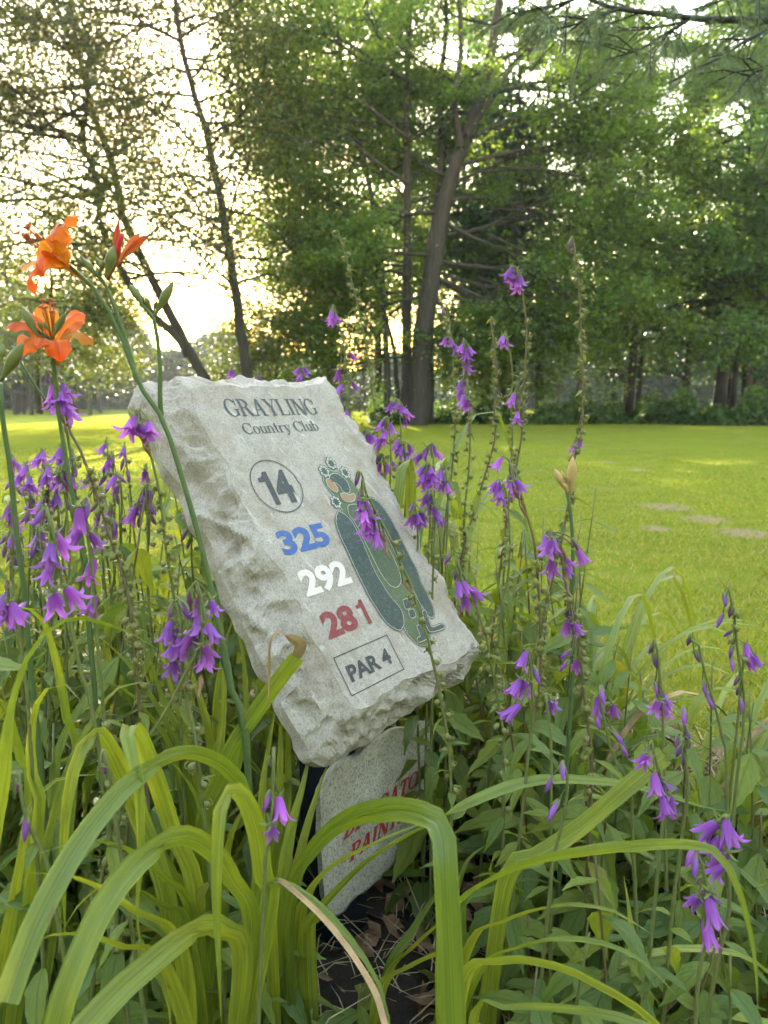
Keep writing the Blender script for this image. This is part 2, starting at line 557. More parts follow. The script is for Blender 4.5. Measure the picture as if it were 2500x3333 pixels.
tree_object('yellowing_tree', T, T.leaves(20, 0.11, 0.34, 0.5, 14), M_BARK_D, M_CR_YEL, 'small yellow-green understorey tree behind the top edge of the stone', base=Vector((P(905, 1350, Y).x, Y, 0)))

# --- the big maple
T = Tree(33)
Y = 26.5
M1 = px_stem(T, [(1360, 1385), (1363, 1364), (1378, 1093), (1412, 867), (1453, 640), (1506, 467), (1566, 316), (1604, 150), (1630, -40), (1650, -200)], Y, 0.40, 0.10, 12, 26)
M2 = px_stem(T, [(1322, 1380), (1322, 1304), (1325, 1000), (1325, 753), (1325, 500), (1325, 300), (1335, 0), (1340, -200)], Y + 0.6, 0.20, 0.07, 9, 22)
M3 = px_stem(T, [(1395, 1385), (1395, 1100), (1390, 900), (1420, 700), (1440, 500), (1430, 300), (1450, 100), (1440, -150)], Y + 0.9, 0.22, 0.06, 9, 22)
M4 = px_stem(T, [(1262, 1375), (1258, 1150), (1246, 950), (1230, 750), (1180, 500), (1120, 250), (1090, 0), (1080, -150)], Y + 0.3, 0.13, 0.05, 7, 22)
M5 = px_stem(T, [(1300, 1378), (1284, 1160), (1262, 1060), (1215, 900), (1170, 700)], Y + 1.0, 0.10, 0.04, 7, 18)
px_stem(T, [(1500, 480), (1480, 330), (1500, 160), (1490, -100)], Y - 0.3, 0.12, 0.06, 7, 14)
px_stem(T, [(1520, 440), (1640, 260), (1740, 100), (1830, -80)], Y - 0.3, 0.11, 0.05, 7, 14)
for (a, b, yy, L) in (((1506, 467), (2000, 330), 25.5, 6.0), ((1490, 540), (2060, 560), 25.0, 6.8), ((1470, 600), (1960, 440), 27, 5.8), ((1455, 650), (2080, 760), 25.2, 7.0),
                      ((1440, 720), (2050, 900), 25.6, 6.8), ((1430, 770), (2040, 640), 26.8, 6.8), ((1420, 850), (1960, 1060), 25.0, 6.2), ((1410, 880), (1830, 1130), 25.4, 5.4), ((1405, 900), (1700, 1160), 25.0, 4.2),
                      ((1440, 690), (1030, 720), 25.5, 4.8), ((1415, 830), (1000, 930), 25.6, 4.8), ((1395, 960), (1060, 1090), 25.4, 4.0), ((1330, 600), (960, 470), 26, 4.8), ((1328, 450), (900, 300), 26, 5.2),
                      ((1325, 260), (880, 60), 26, 5.4), ((1600, 200), (1960, 60), 26, 4.8), ((1566, 316), (1950, 210), 25.5, 5.0), ((1335, 900), (1000, 820), 27.5, 4.0), ((1420, 900), (1640, 1080), 25.5, 3.4), ((1400, 960), (1600, 1180), 26.5, 3.0)):
    p0 = P(*a, Y)
    dvec = P(*b, yy) - p0
    T.grow(p0, dvec + Vector((0, 0, 0.12 * dvec.length)), L, 0.075, 2, 0.035, (9, 6), 0.15)
    T.grow(p0 + dvec * 0.25, dvec + Vector((T.r.uniform(-1, 1), T.r.uniform(-2.5, 2.5), T.r.uniform(-0.6, 0.9))), L * 0.75, 0.05, 2, 0.03, (8, 6), 0.18)
limbs(T, M1, 0.5, 1.0, 12, 3.4, 2.6, 0.06, 2, 0.45, 0.03, (R(-15), R(195)))
limbs(T, M2, 0.4, 1.0, 14, 3.4, 2.6, 0.05, 2, 0.35, 0.03, (R(-15), R(195)))
limbs(T, M4, 0.28, 1.0, 18, 3.6, 3.0, 0.04, 2, 0.25, 0.03, (R(20), R(230)))
limbs(T, M4, 0.15, 0.9, 12, 4.6, 4.0, 0.05, 2, 0.15, 0.03, (R(130), R(230)))
limbs(T, M2, 0.15, 0.9, 10, 5.0, 4.4, 0.05, 2, 0.15, 0.03, (R(120), R(240)))
limbs(T, M5, 0.3, 1.0, 7, 2.6, 2.0, 0.03, 2, 0.1, 0.05)
print('maple twigs', len(T.tw))
tree_object('maple_tree', T, T.leaves(38, 0.13, 0.34, 0.24, 15), M_BARK, M_CR_MAPLE, 'big many-stemmed green maple in the middle with long sprays reaching right', base=Vector((P(1360, 1385, Y).x, Y, 0)))

# --- broadleaf trees on the right
def broad(seed, base, H, crown0, spread, r, n, per, leaf, cm, name, label, lean=(0, 0), group=None, nchild=(6, 5), bark=None):
    T = Tree(seed)
    b = Vector(base)
    rr = T.r
    Q = [b + Vector((lean[0] * f + rr.uniform(-.15, .15) * f, lean[1] * f + rr.uniform(-.15, .15) * f, H * f - 0.05)) for f in (0, .2, .4, .6, .8, 1)]
    S = spline(Q, 18)
    T.wood(S, r, r * 0.25, 9)
    limbs(T, S, crown0, 1.0, n, spread, spread * 0.5, r * 0.3, 2, 0.25, 0.04, None, nchild)
    return tree_object(name, T, T.leaves(per, leaf, 0.26, 0.4, seed), bark or M_BARK_D, cm, label, group, b)
def gxy(px, Y):
    return Vector(((px - 1250) / F_PX * Y, Y, 0))
broad(41, gxy(2327, 29), 15, 0.30, 4.2, 0.26, 30, 24, 0.16, M_CR_RIGHT, 'oak_tree', 'stout dark-trunked broadleaf tree standing at the wood edge on the right', (0.8, 0))
broad(43, gxy(2420, 33), 17, 0.25, 4.6, 0.24, 30, 22, 0.17, M_CR_RIGHT, 'oak_tree', 'tall broadleaf tree with a forked crooked trunk at the right picture edge', (-0.6, 0))
broad(45, gxy(2040, 30), 14, 0.22, 4.0, 0.18, 30, 24, 0.15, M_CR_MAPLE, 'young_maple', 'yellow-green young maple right of the big maple at the wood edge', (0.3, -0.5))
broad(47, gxy(2620, 27), 14, 0.2, 4.0, 0.2, 26, 20, 0.16, M_CR_RIGHT, 'oak_tree', 'leafy broadleaf tree cut off by the right picture edge above the undergrowth', (0, 0))
broad(50, gxy(1090, 33), 13, 0.12, 4.0, 0.16, 30, 15, 0.17, M_CR_RIGHT, 'oak_tree', 'dark leafy tree filling the gap behind the left stems of the big maple', (0, 0))
broad(61, gxy(1230, 35), 17, 0.25, 4.4, 0.2, 34, 24, 0.18, M_CR_RIGHT, 'oak_tree', 'tall leafy tree showing between the two upright stems of the big maple', (0, 0))
broad(62, gxy(1500, 37), 18, 0.25, 4.4, 0.2, 34, 24, 0.18, M_CR_RIGHT, 'oak_tree', 'tall leafy tree behind the main leaning stem of the big maple', (0, 0))
broad(49, gxy(1750, 34), 15, 0.2, 4.2, 0.2, 30, 22, 0.17, M_CR_RIGHT, 'oak_tree', 'shaded broadleaf tree standing deep behind the right sprays of the maple', (0, 0))

ORD = ['first', 'second', 'third', 'fourth', 'fifth', 'sixth', 'seventh', 'eighth', 'ninth', 'tenth', 'eleventh', 'twelfth', 'thirteenth', 'fourteenth', 'fifteenth', 'sixteenth', 'seventeenth', 'eighteenth', 'nineteenth', 'twentieth']
ORD += ['twenty-' + o for o in ORD[:9]] + ['thirtieth'] + ['thirty-' + o for o in ORD[:9]] + ['fortieth'] + ['forty-' + o for o in ORD[:9]]
def rank_labels(objs, text, key):
    for i, o in enumerate(sorted(objs, key=key)):
        o['label'] = text % ORD[i]
def from_left(o): return o.location.x / o.location.y
# --- conifers: one mesh set, copied
def conifer_meshes(seed, H, spread, clear, per):
    g = np.random.default_rng(seed)
    V, Fc = [], []
    zz = np.linspace(0, H, 14)
    ax = np.stack([0.12 * np.sin(zz * 0.4 + seed), 0.12 * np.cos(zz * 0.33 + seed), zz], 1)
    tube(ax, np.linspace(0.17, 0.02, 14), 8, V, Fc, cap=False)
    cs = []
    z = clear
    while z < H - 0.3:
        f = (z - clear) / (H - clear)
        L = spread * (1 - f) ** 0.7 * g.uniform(0.7, 1.15) + 0.3
        for k in range(int(g.integers(4, 7))):
            a = g.random() * TAU
            Lk = L * g.uniform(0.6, 1.1)
            u = np.array([math.cos(a), math.sin(a), 0])
            q = np.array([u * t * Lk + np.array([0, 0, z + 0.10 * Lk * math.sin(t * 2.2) - 0.16 * Lk * t * t]) for t in np.linspace(0, 1, 5)])
            tube(q, np.linspace(0.03, 0.008, 5), 3, V, Fc, cap=False)
            m_ = int(per * Lk)
            t = g.random(m_) ** 0.7
            w = 0.25 * Lk * (1.15 - t)
            side = g.normal(0, 1, m_) * w * 0.6
            c = np.outer(t * Lk, u) + np.outer(side, [-u[1], u[0], 0])
            c[:, 2] += z + 0.10 * Lk * np.sin(t * 2.2) - 0.16 * Lk * t * t + g.normal(0, 0.07, m_) - np.abs(side) * 0.15
            cs.append(c)
        z += g.uniform(0.35, 0.6)
    c = np.vstack(cs)
    return new_mesh('trunk', V, Fc, M_BARK_D), big_mesh('crown', leaf_quads(c, 0.2, g, 0.5), 4, M_CR_PINE)
CON = [conifer_meshes(3, 15, 2.8, 3.2, 42), conifer_meshes(4, 17, 3.0, 5.0, 42), conifer_meshes(6, 13, 2.6, 2.4, 42)]
def conifer(base, k, sc, rot, label, group):
    r = thing('pine_tree', base, label, 'tree', group)
    r.rotation_euler = (0, 0, rot); r.scale = (sc, sc, sc)
    link('trunk', CON[k][0], r)
    tag(link('crown', CON[k][1], r), kind='stuff')
    return r
rr = random.Random(77)
# shaded pine wood behind the lawn on the right
PR = []
for i in range(24):
    px = rr.uniform(1480, 2600); Y = rr.uniform(31, 52)
    PR.append(conifer(gxy(px, Y), rr.choice((0, 1, 1, 2)), rr.uniform(0.8, 1.1), rr.uniform(0, TAU), 'dark straight-trunked pine standing in the shaded wood behind the right half of the lawn', 'pines of the wood on the right'))
rank_labels(PR, 'dark straight-trunked pine, %s from the left in the shaded wood on the right', from_left)
# far conifers beyond the lawn on the left
PL = []
for i in range(32):
    px = rr.uniform(-100, 900) if i % 3 == 0 else rr.uniform(-80, 430); Y = rr.uniform(46, 68)
    PL.append(conifer(gxy(px, Y), rr.choice((0, 2, 2)), (rr.uniform(0.60, 0.85) if px < 430 else rr.uniform(.36, .5)), rr.uniform(0, TAU), 'far blue-green conifer in the row beyond the lawn at the left', 'conifers beyond the lawn on the left'))
rank_labels(PL, 'far blue-green conifer, %s from the left in the row beyond the lawn', from_left)
PC = []
for i in range(12):
    px = rr.uniform(850, 1500); Y = rr.uniform(42, 60)
    PC.append(conifer(gxy(px, Y), rr.choice((0, 2)), rr.uniform(0.40, 0.58), rr.uniform(0, TAU), 'distant conifer half hidden behind the stems of the big maple', 'conifers behind the maple'))
rank_labels(PC, 'distant conifer, %s from the left behind the stems of the big maple', from_left)
# distant wood as one mass
g = np.random.default_rng(9)
n = 100000
ang = g.uniform(-0.62, 0.62, n)
rad = g.uniform(72, 84, n)
edge = np.interp(ang, [-.33, -.29, .0, .08], [9.5, 6.0, 4.6, 3.4]) + 0.9 * np.sin(ang * 23) + 0.7 * np.sin(ang * 57 + 1) + np.where(ang > 0.08, 5.0 * np.clip((ang - 0.08) / 0.1, 0, 1), 0)
c = np.stack([np.sin(ang) * rad, np.cos(ang) * rad, g.random(n) ** 0.8 * edge], 1)
tag(link('distant_wood', big_mesh('distant_wood', leaf_quads(c, 0.9, g, 1.2), 4, M_CR_PINE)), 'far-off dark wood closing the view behind the lawn', 'wood', kind='stuff')

# unseen wood added beside and behind the viewer to block low sky light
n = 42000
ang = g.uniform(0.75, TAU - 0.75, n)
rad = g.uniform(15, 21, n) + 6 * np.cos(ang * 0.5) ** 2
hgt = 6 + 2.0 * np.sin(ang * 9) + 1.5 * np.sin(ang * 23 + 2)
c = np.stack([np.sin(ang) * rad, np.cos(ang) * rad, 0.5 + g.random(n) * hgt], 1)
tag(link('sky_blocking_wood', big_mesh('sky_blocking_wood', leaf_quads(c, 0.6, g, 1.2), 4, M_CR_PINE)), 'unseen wood added round the tee to block low sky light', 'wood', kind='stuff')

# undergrowth along the wood edge
n = 52000
px = g.uniform(1200, 2700, n)
Yb = 26.6 + 0.6 * np.sin(px * 0.01) + np.abs(g.normal(0, 2.2, n))
hh = (0.55 + 0.35 * np.sin(px * 0.021) + 0.25 * np.sin(px * 0.057 + 1)) * (0.7 + 0.5 * (px > 2200))
c = np.stack([(px - 1250) / F_PX * Yb, Yb, g.random(n) ** 0.8 * np.clip(hh + 0.12 * (Yb - 26), 0.15, 1.5)], 1)
tag(link('undergrowth', big_mesh('undergrowth', leaf_quads(c, 0.16, g, 0.8), 4, M_UNDER)), 'low ferny green undergrowth along the edge of the wood', 'undergrowth', kind='stuff')

# --- white pine bough overhanging at the upper right
m, nt, out = mat_new('pine_needle')
geo = nd(nt, 'ShaderNodeNewGeometry')
col = ramp(nt, geo.outputs['Random Per Island'], [(0, (0.05, 0.085, 0.04)), (0.6, (0.09, 0.135, 0.05)), (1, (0.17, 0.18, 0.08))])
foliage_shader(nt, out, col, brighten(nt, col, 1.6, (1.1, 1, 0.5)), 0.35, 0.4, 0.5)
M_NEEDLE = m
V, Fc = [], []
g = np.random.default_rng(31)
rr = random.Random(31)
NE = []
def bough(pts, r0, r1, nt_, tw):
    S = spline(pts, 16)
    tube(S, np.linspace(r0, r1, 16), 5, V, Fc, cap=False)
    for k in range(nt_):
        f = rr.uniform(0.05, 1.0); x = f * 15; i = min(int(x), 14)
        q = S[i] + (S[i + 1] - S[i]) * (x - i)
        t = S[i + 1] - S[i]; t /= np.linalg.norm(t)
        v = np.array([rr.gauss(0, 1), rr.gauss(0, 1), rr.gauss(-0.15, 0.5)]); v -= t * np.dot(v, t); v /= np.linalg.norm(v)
        d = t * 0.75 + v * 0.65
        L = tw * rr.uniform(0.5, 1.2)
        e = q + d * L + np.array([0, 0, -0.12 * L])
        tube([q, (q + e) / 2 + np.array([0, 0, 0.02]), e], [0.004, 0.003, 0.002], 3, V, Fc, cap=False)
        tuft(q + (e - q) * 0.35, e, d)
    tuft(S[-3], S[-1], S[-1] - S[-3])
def tuft(a, b, d):
    n = 70
    d = np.asarray(d) / np.linalg.norm(d)
    t = g.random(n)[:, None]
    base = np.asarray(a) + (np.asarray(b) - np.asarray(a)) * t
    dr = g.normal(0, 0.42, (n, 3)) + d * 0.9; dr[:, 2] -= 0.10
    dr /= np.linalg.norm(dr, axis=1)[:, None]
    L = g.uniform(0.07, 0.125, n)[:, None]
    s = np.cross(dr, g.normal(0, 1, (n, 3))); s /= np.linalg.norm(s, axis=1)[:, None]
    w = 0.0011
    NE.append(np.stack([base - s * w, base + s * w, base + dr * L + np.array([0, 0, -0.012])], 1).reshape(-1, 3))
Yp = 3.5
bough([P(2620, 80, 3.9), P(2500, 66, 3.8), P(2300, 64, 3.7), P(2100, 40, 3.5), P(1990, 25, 3.4), P(1900, -10, 3.3)], 0.020, 0.007, 18, 0.32)
bough([P(2240, 66, 3.65), P(2150, 120, 3.5), P(2080, 160, 3.4), P(1960, 200, 3.3)], 0.008, 0.004, 16, 0.26)
bough([P(2010, 30, 3.4), P(1930, 60, 3.3), P(1850, 85, 3.2), P(1780, 100, 3.15)], 0.007, 0.003, 14, 0.26)
bough([P(2520, 90, 3.6), P(2430, 130, 3.4), P(2360, 180, 3.3), P(2250, 230, 3.2), P(2180, 270, 3.15)], 0.008, 0.004, 10, 0.22)
bough([P(2620, 120, 3.2), P(2520, 200, 3.1), P(2450, 240, 3.05), P(2400, 300, 3.0)], 0.007, 0.003, 12, 0.24)
bough([P(2620, 330, 3.2), P(2540, 370, 3.1), P(2500, 420, 3.05)], 0.006, 0.003, 7, 0.2)
bough([P(2100, -60, 3.6), P(1950, -30, 3.4), P(1800, 20, 3.2), P(1730, 30, 3.1)], 0.008, 0.004, 14, 0.28)
bough([P(2500, -60, 3.8), P(2380, -10, 3.6), P(2290, 20, 3.5)], 0.007, 0.004, 9, 0.26)
bough([P(2240, 68, 3.65), P(2130, 90, 3.8), P(2030, 100, 4.0), P(1950, 90, 4.1)], 0.007, 0.003, 14, 0.28)
root = thing('white_pine', (3.1, 4.0, 0), 'long-needled white pine bough reaching in at the upper right corner', 'pine')
tV, tF = [], []
tube(spline([(3.1, 4.0, -0.05), (3.05, 4.0, 1.5), (3.12, 4.02, 3.0), (3.05, 4.0, 5.0)], 12), np.linspace(0.14, 0.09, 12), 10, tV, tF)
e = P(2620, 80, 3.9)
for q in ((2620, 80, 3.9), (2520, 90, 3.6), (2620, 120, 3.2), (2620, 330, 3.2), (2500, -60, 3.8)):
    e = P(*q)
    tube(spline([e, (e + Vector((3.05, 4.0, e.z - 0.2))) / 2 + Vector((0, 0, 0.03)), (3.05, 4.0, e.z - 0.25)], 8), np.linspace(0.012, 0.028, 8), 5, V, Fc, cap=False)
inv = Matrix.Translation((-3.1, -4.0, 0))
me = new_mesh('trunk', tV, tF, M_BARK); me.transform(inv); link('trunk', me, root)
me = new_mesh('branch', V, Fc, M_BARK_D); me.transform(inv); link('branch', me, root)
me = big_mesh('needles', np.vstack(NE), 3, M_NEEDLE); me.transform(inv); tag(link('needles', me, root), kind='stuff')
# ================================================================== the tee sign: post, upper stone, sponsor slab
def stone_mat(name, base, dark, stain, speck, spscale):
    m, nt, out = mat_new(name)
    tc = nd(nt, 'ShaderNodeTexCoord')
    v = tc.outputs['Object']
    big = noise_n(nt, 13, 7, 0.72, v)
    mid = noise_n(nt, 38, 6, 0.7, v)
    mp = nd(nt, 'ShaderNodeMapping'); mp.inputs['Scale'].default_value = (1.0, 1.0, 0.9); mp.inputs['Rotation'].default_value = (0.5, 0.4, 0.6)
    lk(nt, v, mp.inputs[0])
    fine = noise_n(nt, spscale, 4, 0.75, mp.outputs[0])
    pit = noise_n(nt, spscale * 2.3, 2, 0.6, v)
    c = ramp(nt, mid, [(0.25, dark), (0.45, base), (0.8, tuple(min(1, x * 1.15) for x in base))])
    c = mixc(nt, ramp(nt, big, [(0.44, (0, 0, 0)), (0.66, (0.62, 0.62, 0.62))]), c, stain)
    sp = ramp(nt, fine, [(0.50, (0, 0, 0)), (0.62, (speck,) * 3)])
    c = mixc(nt, sp, c, tuple(x * 0.42 for x in stain))
    c = mixc(nt, ramp(nt, pit, [(0.60, (0, 0, 0)), (0.70, (speck * 0.9,) * 3)]), c, (0.06, 0.055, 0.05))
    # pale scratches and scuffs
    wv = nd(nt, 'ShaderNodeTexNoise'); wv.inputs['Scale'].default_value = 26; wv.inputs['Detail'].default_value = 3; wv.inputs['Distortion'].default_value = 0.6
    mp2 = nd(nt, 'ShaderNodeMapping'); mp2.inputs['Scale'].default_value = (0.25, 3.5, 1.0); mp2.inputs['Rotation'].default_value = (0.2, 0.9, 0.7)
    lk(nt, v, mp2.inputs[0]); lk(nt, mp2.outputs[0], wv.inputs['Vector'])
    c = mixc(nt, ramp(nt, wv.outputs[0], [(0.64, (0, 0, 0)), (0.68, (0.4, 0.4, 0.4)), (0.72, (0, 0, 0))]), c, (0.72, 0.70, 0.68))
    p = nd(nt, 'ShaderNodeBsdfPrincipled')
    lk(nt, c, p.inputs['Base Color'])
    p.inputs['Roughness'].default_value = 0.82
    p.inputs['Specular IOR Level'].default_value = 0.25
    b1 = nd(nt, 'ShaderNodeBump'); b1.inputs['Strength'].default_value = 0.8; b1.inputs['Distance'].default_value = 0.004
    lk(nt, math_n(nt, 'SUBTRACT', math_n(nt, 'ADD', mid, math_n(nt, 'MULTIPLY', fine, 0.6)), math_n(nt, 'MULTIPLY', pit, 0.5)), b1.inputs['Height'])
    lk(nt, b1.outputs[0], p.inputs['Normal'])
    lk(nt, p.outputs[0], out.inputs[0])
    return m
M_STONE = stone_mat('cast_stone', (0.45, 0.385, 0.35), (0.365, 0.305, 0.272), (0.275, 0.205, 0.145), 0.45, 340)
M_SLAB = stone_mat('speckled_slab', (0.53, 0.475, 0.41), (0.45, 0.40, 0.34), (0.33, 0.28, 0.2), 0.8, 260)

def paint_mat(name, c, wear=0.22):
    m, nt, out = mat_new(name)
    tc = nd(nt, 'ShaderNodeTexCoord')
    a = noise_n(nt, 160, 5, 0.75, tc.outputs['Object'])
    b = noise_n(nt, 420, 3, 0.7, tc.outputs['Object'])
    col = mixc(nt, ramp(nt, a, [(0.50, (0, 0, 0)), (0.70, (wear * 1.5,) * 3)]), c, tuple(min(1, x * 0.45 + 0.2) for x in c))
    p = nd(nt, 'ShaderNodeBsdfPrincipled'); lk(nt, col, p.inputs['Base Color'])
    p.inputs['Roughness'].default_value = 0.55
    bp = nd(nt, 'ShaderNodeBump'); bp.inputs['Strength'].default_value = 0.5; bp.inputs['Distance'].default_value = 0.002
    lk(nt, math_n(nt, 'ADD', a, b), bp.inputs['Height']); lk(nt, bp.outputs[0], p.inputs['Normal'])
    lk(nt, p.outputs[0], out.inputs[0])
    return m
K_BLACK = paint_mat('paint_black', (0.018, 0.019, 0.026))
K_GREY = paint_mat('paint_slate', (0.028, 0.033, 0.042))
K_BLUE = paint_mat('paint_blue', (0.022, 0.075, 0.27))
K_WHITE = paint_mat('paint_white', (0.66, 0.545, 0.515), 0.4)
K_RED = paint_mat('paint_red', (0.19, 0.010, 0.018))
K_RED2 = paint_mat('paint_bright_red', (0.32, 0.02, 0.022))
K_TEAL = paint_mat('paint_dark_teal', (0.018, 0.036, 0.034))
K_OLIVE = paint_mat('paint_olive', (0.06, 0.085, 0.03))
K_FAIR = paint_mat('paint_fairway', (0.038, 0.06, 0.027))
K_TAN = paint_mat('paint_tan', (0.27, 0.14, 0.07))
K_PALE = paint_mat('paint_pale_line', (0.38, 0.36, 0.31))

th, tl = R(35.5), R(33.5)
S_D = Vector((math.sin(th), math.cos(th), 0))
S_NH = Vector((math.cos(th), -math.sin(th), 0))
ZUP = Vector((0, 0, 1))
S_U = ZUP * math.cos(tl) - S_NH * math.sin(tl)
S_N = S_NH * math.cos(tl) + ZUP * math.sin(tl)
S_C = P(1080, 1750, 1.15)
def on_plane(px, py, C, n):
    r = ray(px, py)
    return EYE + r * ((C - EYE).dot(n) / r.dot(n))
def face_st(px, py):
    q = on_plane(px, py, S_C, S_N) - S_C
    return q.dot(S_D), q.dot(S_U)
def z1(x, y): return 400 + x / 1.3825, 1200 + y / 1.3825
def z5(x, y): return 1000 + x / 2.765, 1450 + y / 2.765
def z4(x, y): return 900 + x / 1.9525, 2200 + y / 1.9525

POST = Vector((P(1085, 2600, 1.26).x, 1.26, 0))
sign = thing('tee_sign', POST, 'weathered pale stone tee sign reading GRAYLING Country Club 14 on a dark post', 'sign')
inv_sign = Matrix.Translation(-POST)
def sign_part(name, V, Fc, m, parent=None, uvs=None, smooth=True, label=None):
    me = new_mesh(name, V, Fc, m, smooth=smooth)
    me.transform(inv_sign)
    o = link(name, me, parent or sign)
    if label: o['label'] = label
    return o

def chain(pts, n):
    return spline([(x, y, 0) for x, y in pts], n)[:, :2]

def rough_stone(front, outer, back_in, C, n, depths, amp, seed, loops=9):
    """front / outer: matched 2-D pixel chains; the outer silhouette lies depths[0] behind the front plane"""
    Fp = [on_plane(x, y, C, n) for x, y in front]
    Op = [on_plane(x, y, C - n * depths[0], n) for x, y in outer]
    N = len(Fp)
    V = [tuple(p) for p in Fp] + [tuple(p - n * 0.0004) for p in Fp]
    cen = sum(Fp, Vector()) / N
    for k in range(1, loops + 1):
        f = k / loops
        e = math.sin(f * math.pi / 2) ** 0.8
        dd = depths[0] * f
        for i in range(N):
            a = Fp[i]; b = Op[i]
            a2 = a - n * dd
            flat_b = b + n * (depths[0] - dd)
            q = a2 + (flat_b - a2) * (0.6 * f + 0.4 * e)
            w = math.sin(f * math.pi) * 0.7 + 0.3 if k > 1 else 0.25
            s = Vector((q.x * 17 + seed, q.y * 17, q.z * 17))
            wq = s * 1.25 + Vector((noise.noise(s * 1.3), noise.noise(s * 1.3 + Vector((5, 1, 2))), 0)) * 0.5
            big = noise.voronoi(wq)[0][0] * 1.9 - 0.9            # scalloped chip marks with sharp rims
            rid = noise.voronoi(wq * 2.6 + Vector((3, 3, 3)))[0][0] - 0.45
            sm = noise.noise(s * 4.0)
            outd = (q - cen); outd -= n * outd.dot(n); outd.normalize()
            q = q + (outd * 0.75 + n * 0.5) * amp * w * (big * 0.9 + 0.6 * rid + 0.3 * sm - 0.1)
            V.append(tuple(q))
    for j, (f, dd) in enumerate(((0.985, depths[0] + (depths[1] - depths[0]) * 0.5), (0.93, depths[1] * 0.93), (0.8, depths[1]))):
        for i in range(N):
            b = Op[i] + n * depths[0]
            q = cen + (b - cen) * f - n * dd
            s = Vector((q.x * 26 + seed, q.y * 26, q.z * 26))
            q = q + n * amp * 0.6 * noise.noise(s)
            V.append(tuple(q))
    Fc = [tuple(range(N))]
    rows = loops + 3
    for k in range(rows):
        for i in range(N):
            j = (i + 1) % N
            Fc.append(((k + 1) * N + i, (k + 2) * N + i, (k + 2) * N + j, (k + 1) * N + j))
    Fc.append(tuple((rows + 1) * N + i for i in reversed(range(N))))
    return V, Fc

ridge = [(305, 92), (330, 200), (400, 330), (478, 440), (492, 520), (560, 640), (610, 740), (624, 800), (720, 920), (765, 1020), (800, 1065), (812, 1150), (860, 1230), (905, 1295), (960, 1400), (1010, 1490), (1030, 1532)]
bottom = [(1030, 1532), (1080, 1530), (1130, 1508), (1165, 1465), (1200, 1450), (1262, 1402), (1300, 1392), (1335, 1375), (1400, 1352), (1440, 1330), (1480, 1328), (1530, 1290), (1556, 1268)]
right = [(1556, 1268), (1545, 1235), (1490, 1130), (1450, 1030), (1400, 940), (1340, 860), (1290, 745), (1255, 690), (1190, 545), (1130, 470), (1100, 385), (1050, 300), (990, 220), (955, 135), (925, 90), (895, 66)]
top = [(895, 66), (840, 74), (790, 86), (730, 76), (690, 84), (600, 76), (540, 84), (480, 72), (420, 80), (360, 76), (305, 92)]
o_left = [(62, 82), (44, 112), (40, 150), (75, 205), (150, 330), (190, 440), (222, 482), (272, 540), (292, 600), (320, 680), (392, 780), (420, 890), (470, 1000), (520, 1090), (552, 1180), (592, 1250), (652, 1380), (702, 1440), (722, 1530), (790, 1640), (832, 1710), (850, 1768), (905, 1792)]
o_bot = [(905, 1792), (942, 1782), (1000, 1742), (1100, 1690), (1190, 1622), (1250, 1572), (1335, 1522), (1450, 1445), (1540, 1395), (1562, 1330), (1562, 1275)]
o_top = [(900, 60), (800, 74), (700, 68), (600, 70), (480, 62), (420, 58), (310, 68), (200, 74), (110, 66), (62, 82)]
nl, nb_, nr, ntp = 110, 60, 90, 70
Zl = lambda c, n: [z1(*p) for p in chain(c, n)][:-1]
front = Zl(ridge, nl) + Zl(bottom, nb_) + Zl(right, nr) + Zl(top, ntp)
outer = Zl(o_left, nl) + Zl(o_bot, nb_) + Zl([(x + 4, y) for x, y in right], nr) + Zl(o_top, ntp)
# the small chips along every arris
front = [(x + 2.6 * noise.noise(Vector((i * 0.35, 3, 0))) , y + 2.6 * noise.noise(Vector((i * 0.35, 0, 7)))) for i, (x, y) in enumerate(front)]
V, Fc = rough_stone(front, outer, None, S_C, S_N, (0.06, 0.10), 0.019, 3.0, 16)
me_stone = sign_part('stone_panel', V, Fc, M_STONE)
for pgn in me_stone.data.polygons: pgn.use_smooth = False

def on_face(s, t, h):
    return S_C + S_D * s + S_U * t + S_N * h
LIFT = [0.0006]
def face_polys(name, polys, m, parent, mapper, label=None, lift=0.0007, step=0.00003):
    """polys: list of 2-D outlines in the face's own coordinates"""
    V, Fc = [], []
    for k, pl in enumerate(polys):
        b = len(V)
        V.extend(tuple(mapper(s, t, lift + step * k)) for s, t in pl)
        Fc.append(tuple(range(b, b + len(pl))))
    return sign_part(name, V, Fc, m, parent, smooth=False, label=label)

def sans_text(name, body, s0, s1, t0, t1, m, parent, embolden=0.02, label=None, spacing=1.0, lift=0.0007):
    cu = bpy.data.curves.new(name, 'FONT')
    cu.body = body
    cu.offset = embolden
    cu.space_character = spacing
    cu.resolution_u = 5
    o = bpy.data.objects.new(name, cu); COL.objects.link(o)
    dg = bpy.context.evaluated_depsgraph_get(); dg.update()
    me = bpy.data.meshes.new_from_object(o.evaluated_get(dg))
    bpy.data.objects.remove(o)
    co = np.empty(len(me.vertices) * 3); me.vertices.foreach_get('co', co); co = co.reshape(-1, 3)
    lo, hi = co.min(0), co.max(0)
    V = [tuple(on_face(s0 + (s1 - s0) * (c[0] - lo[0]) / (hi[0] - lo[0]), t0 + (t1 - t0) * (c[1] - lo[1]) / (hi[1] - lo[1]), lift)) for c in co]
    Fc = [tuple(p.vertices) for p in me.polygons]
    return sign_part(name, V, Fc, m, parent, smooth=False, label=label)

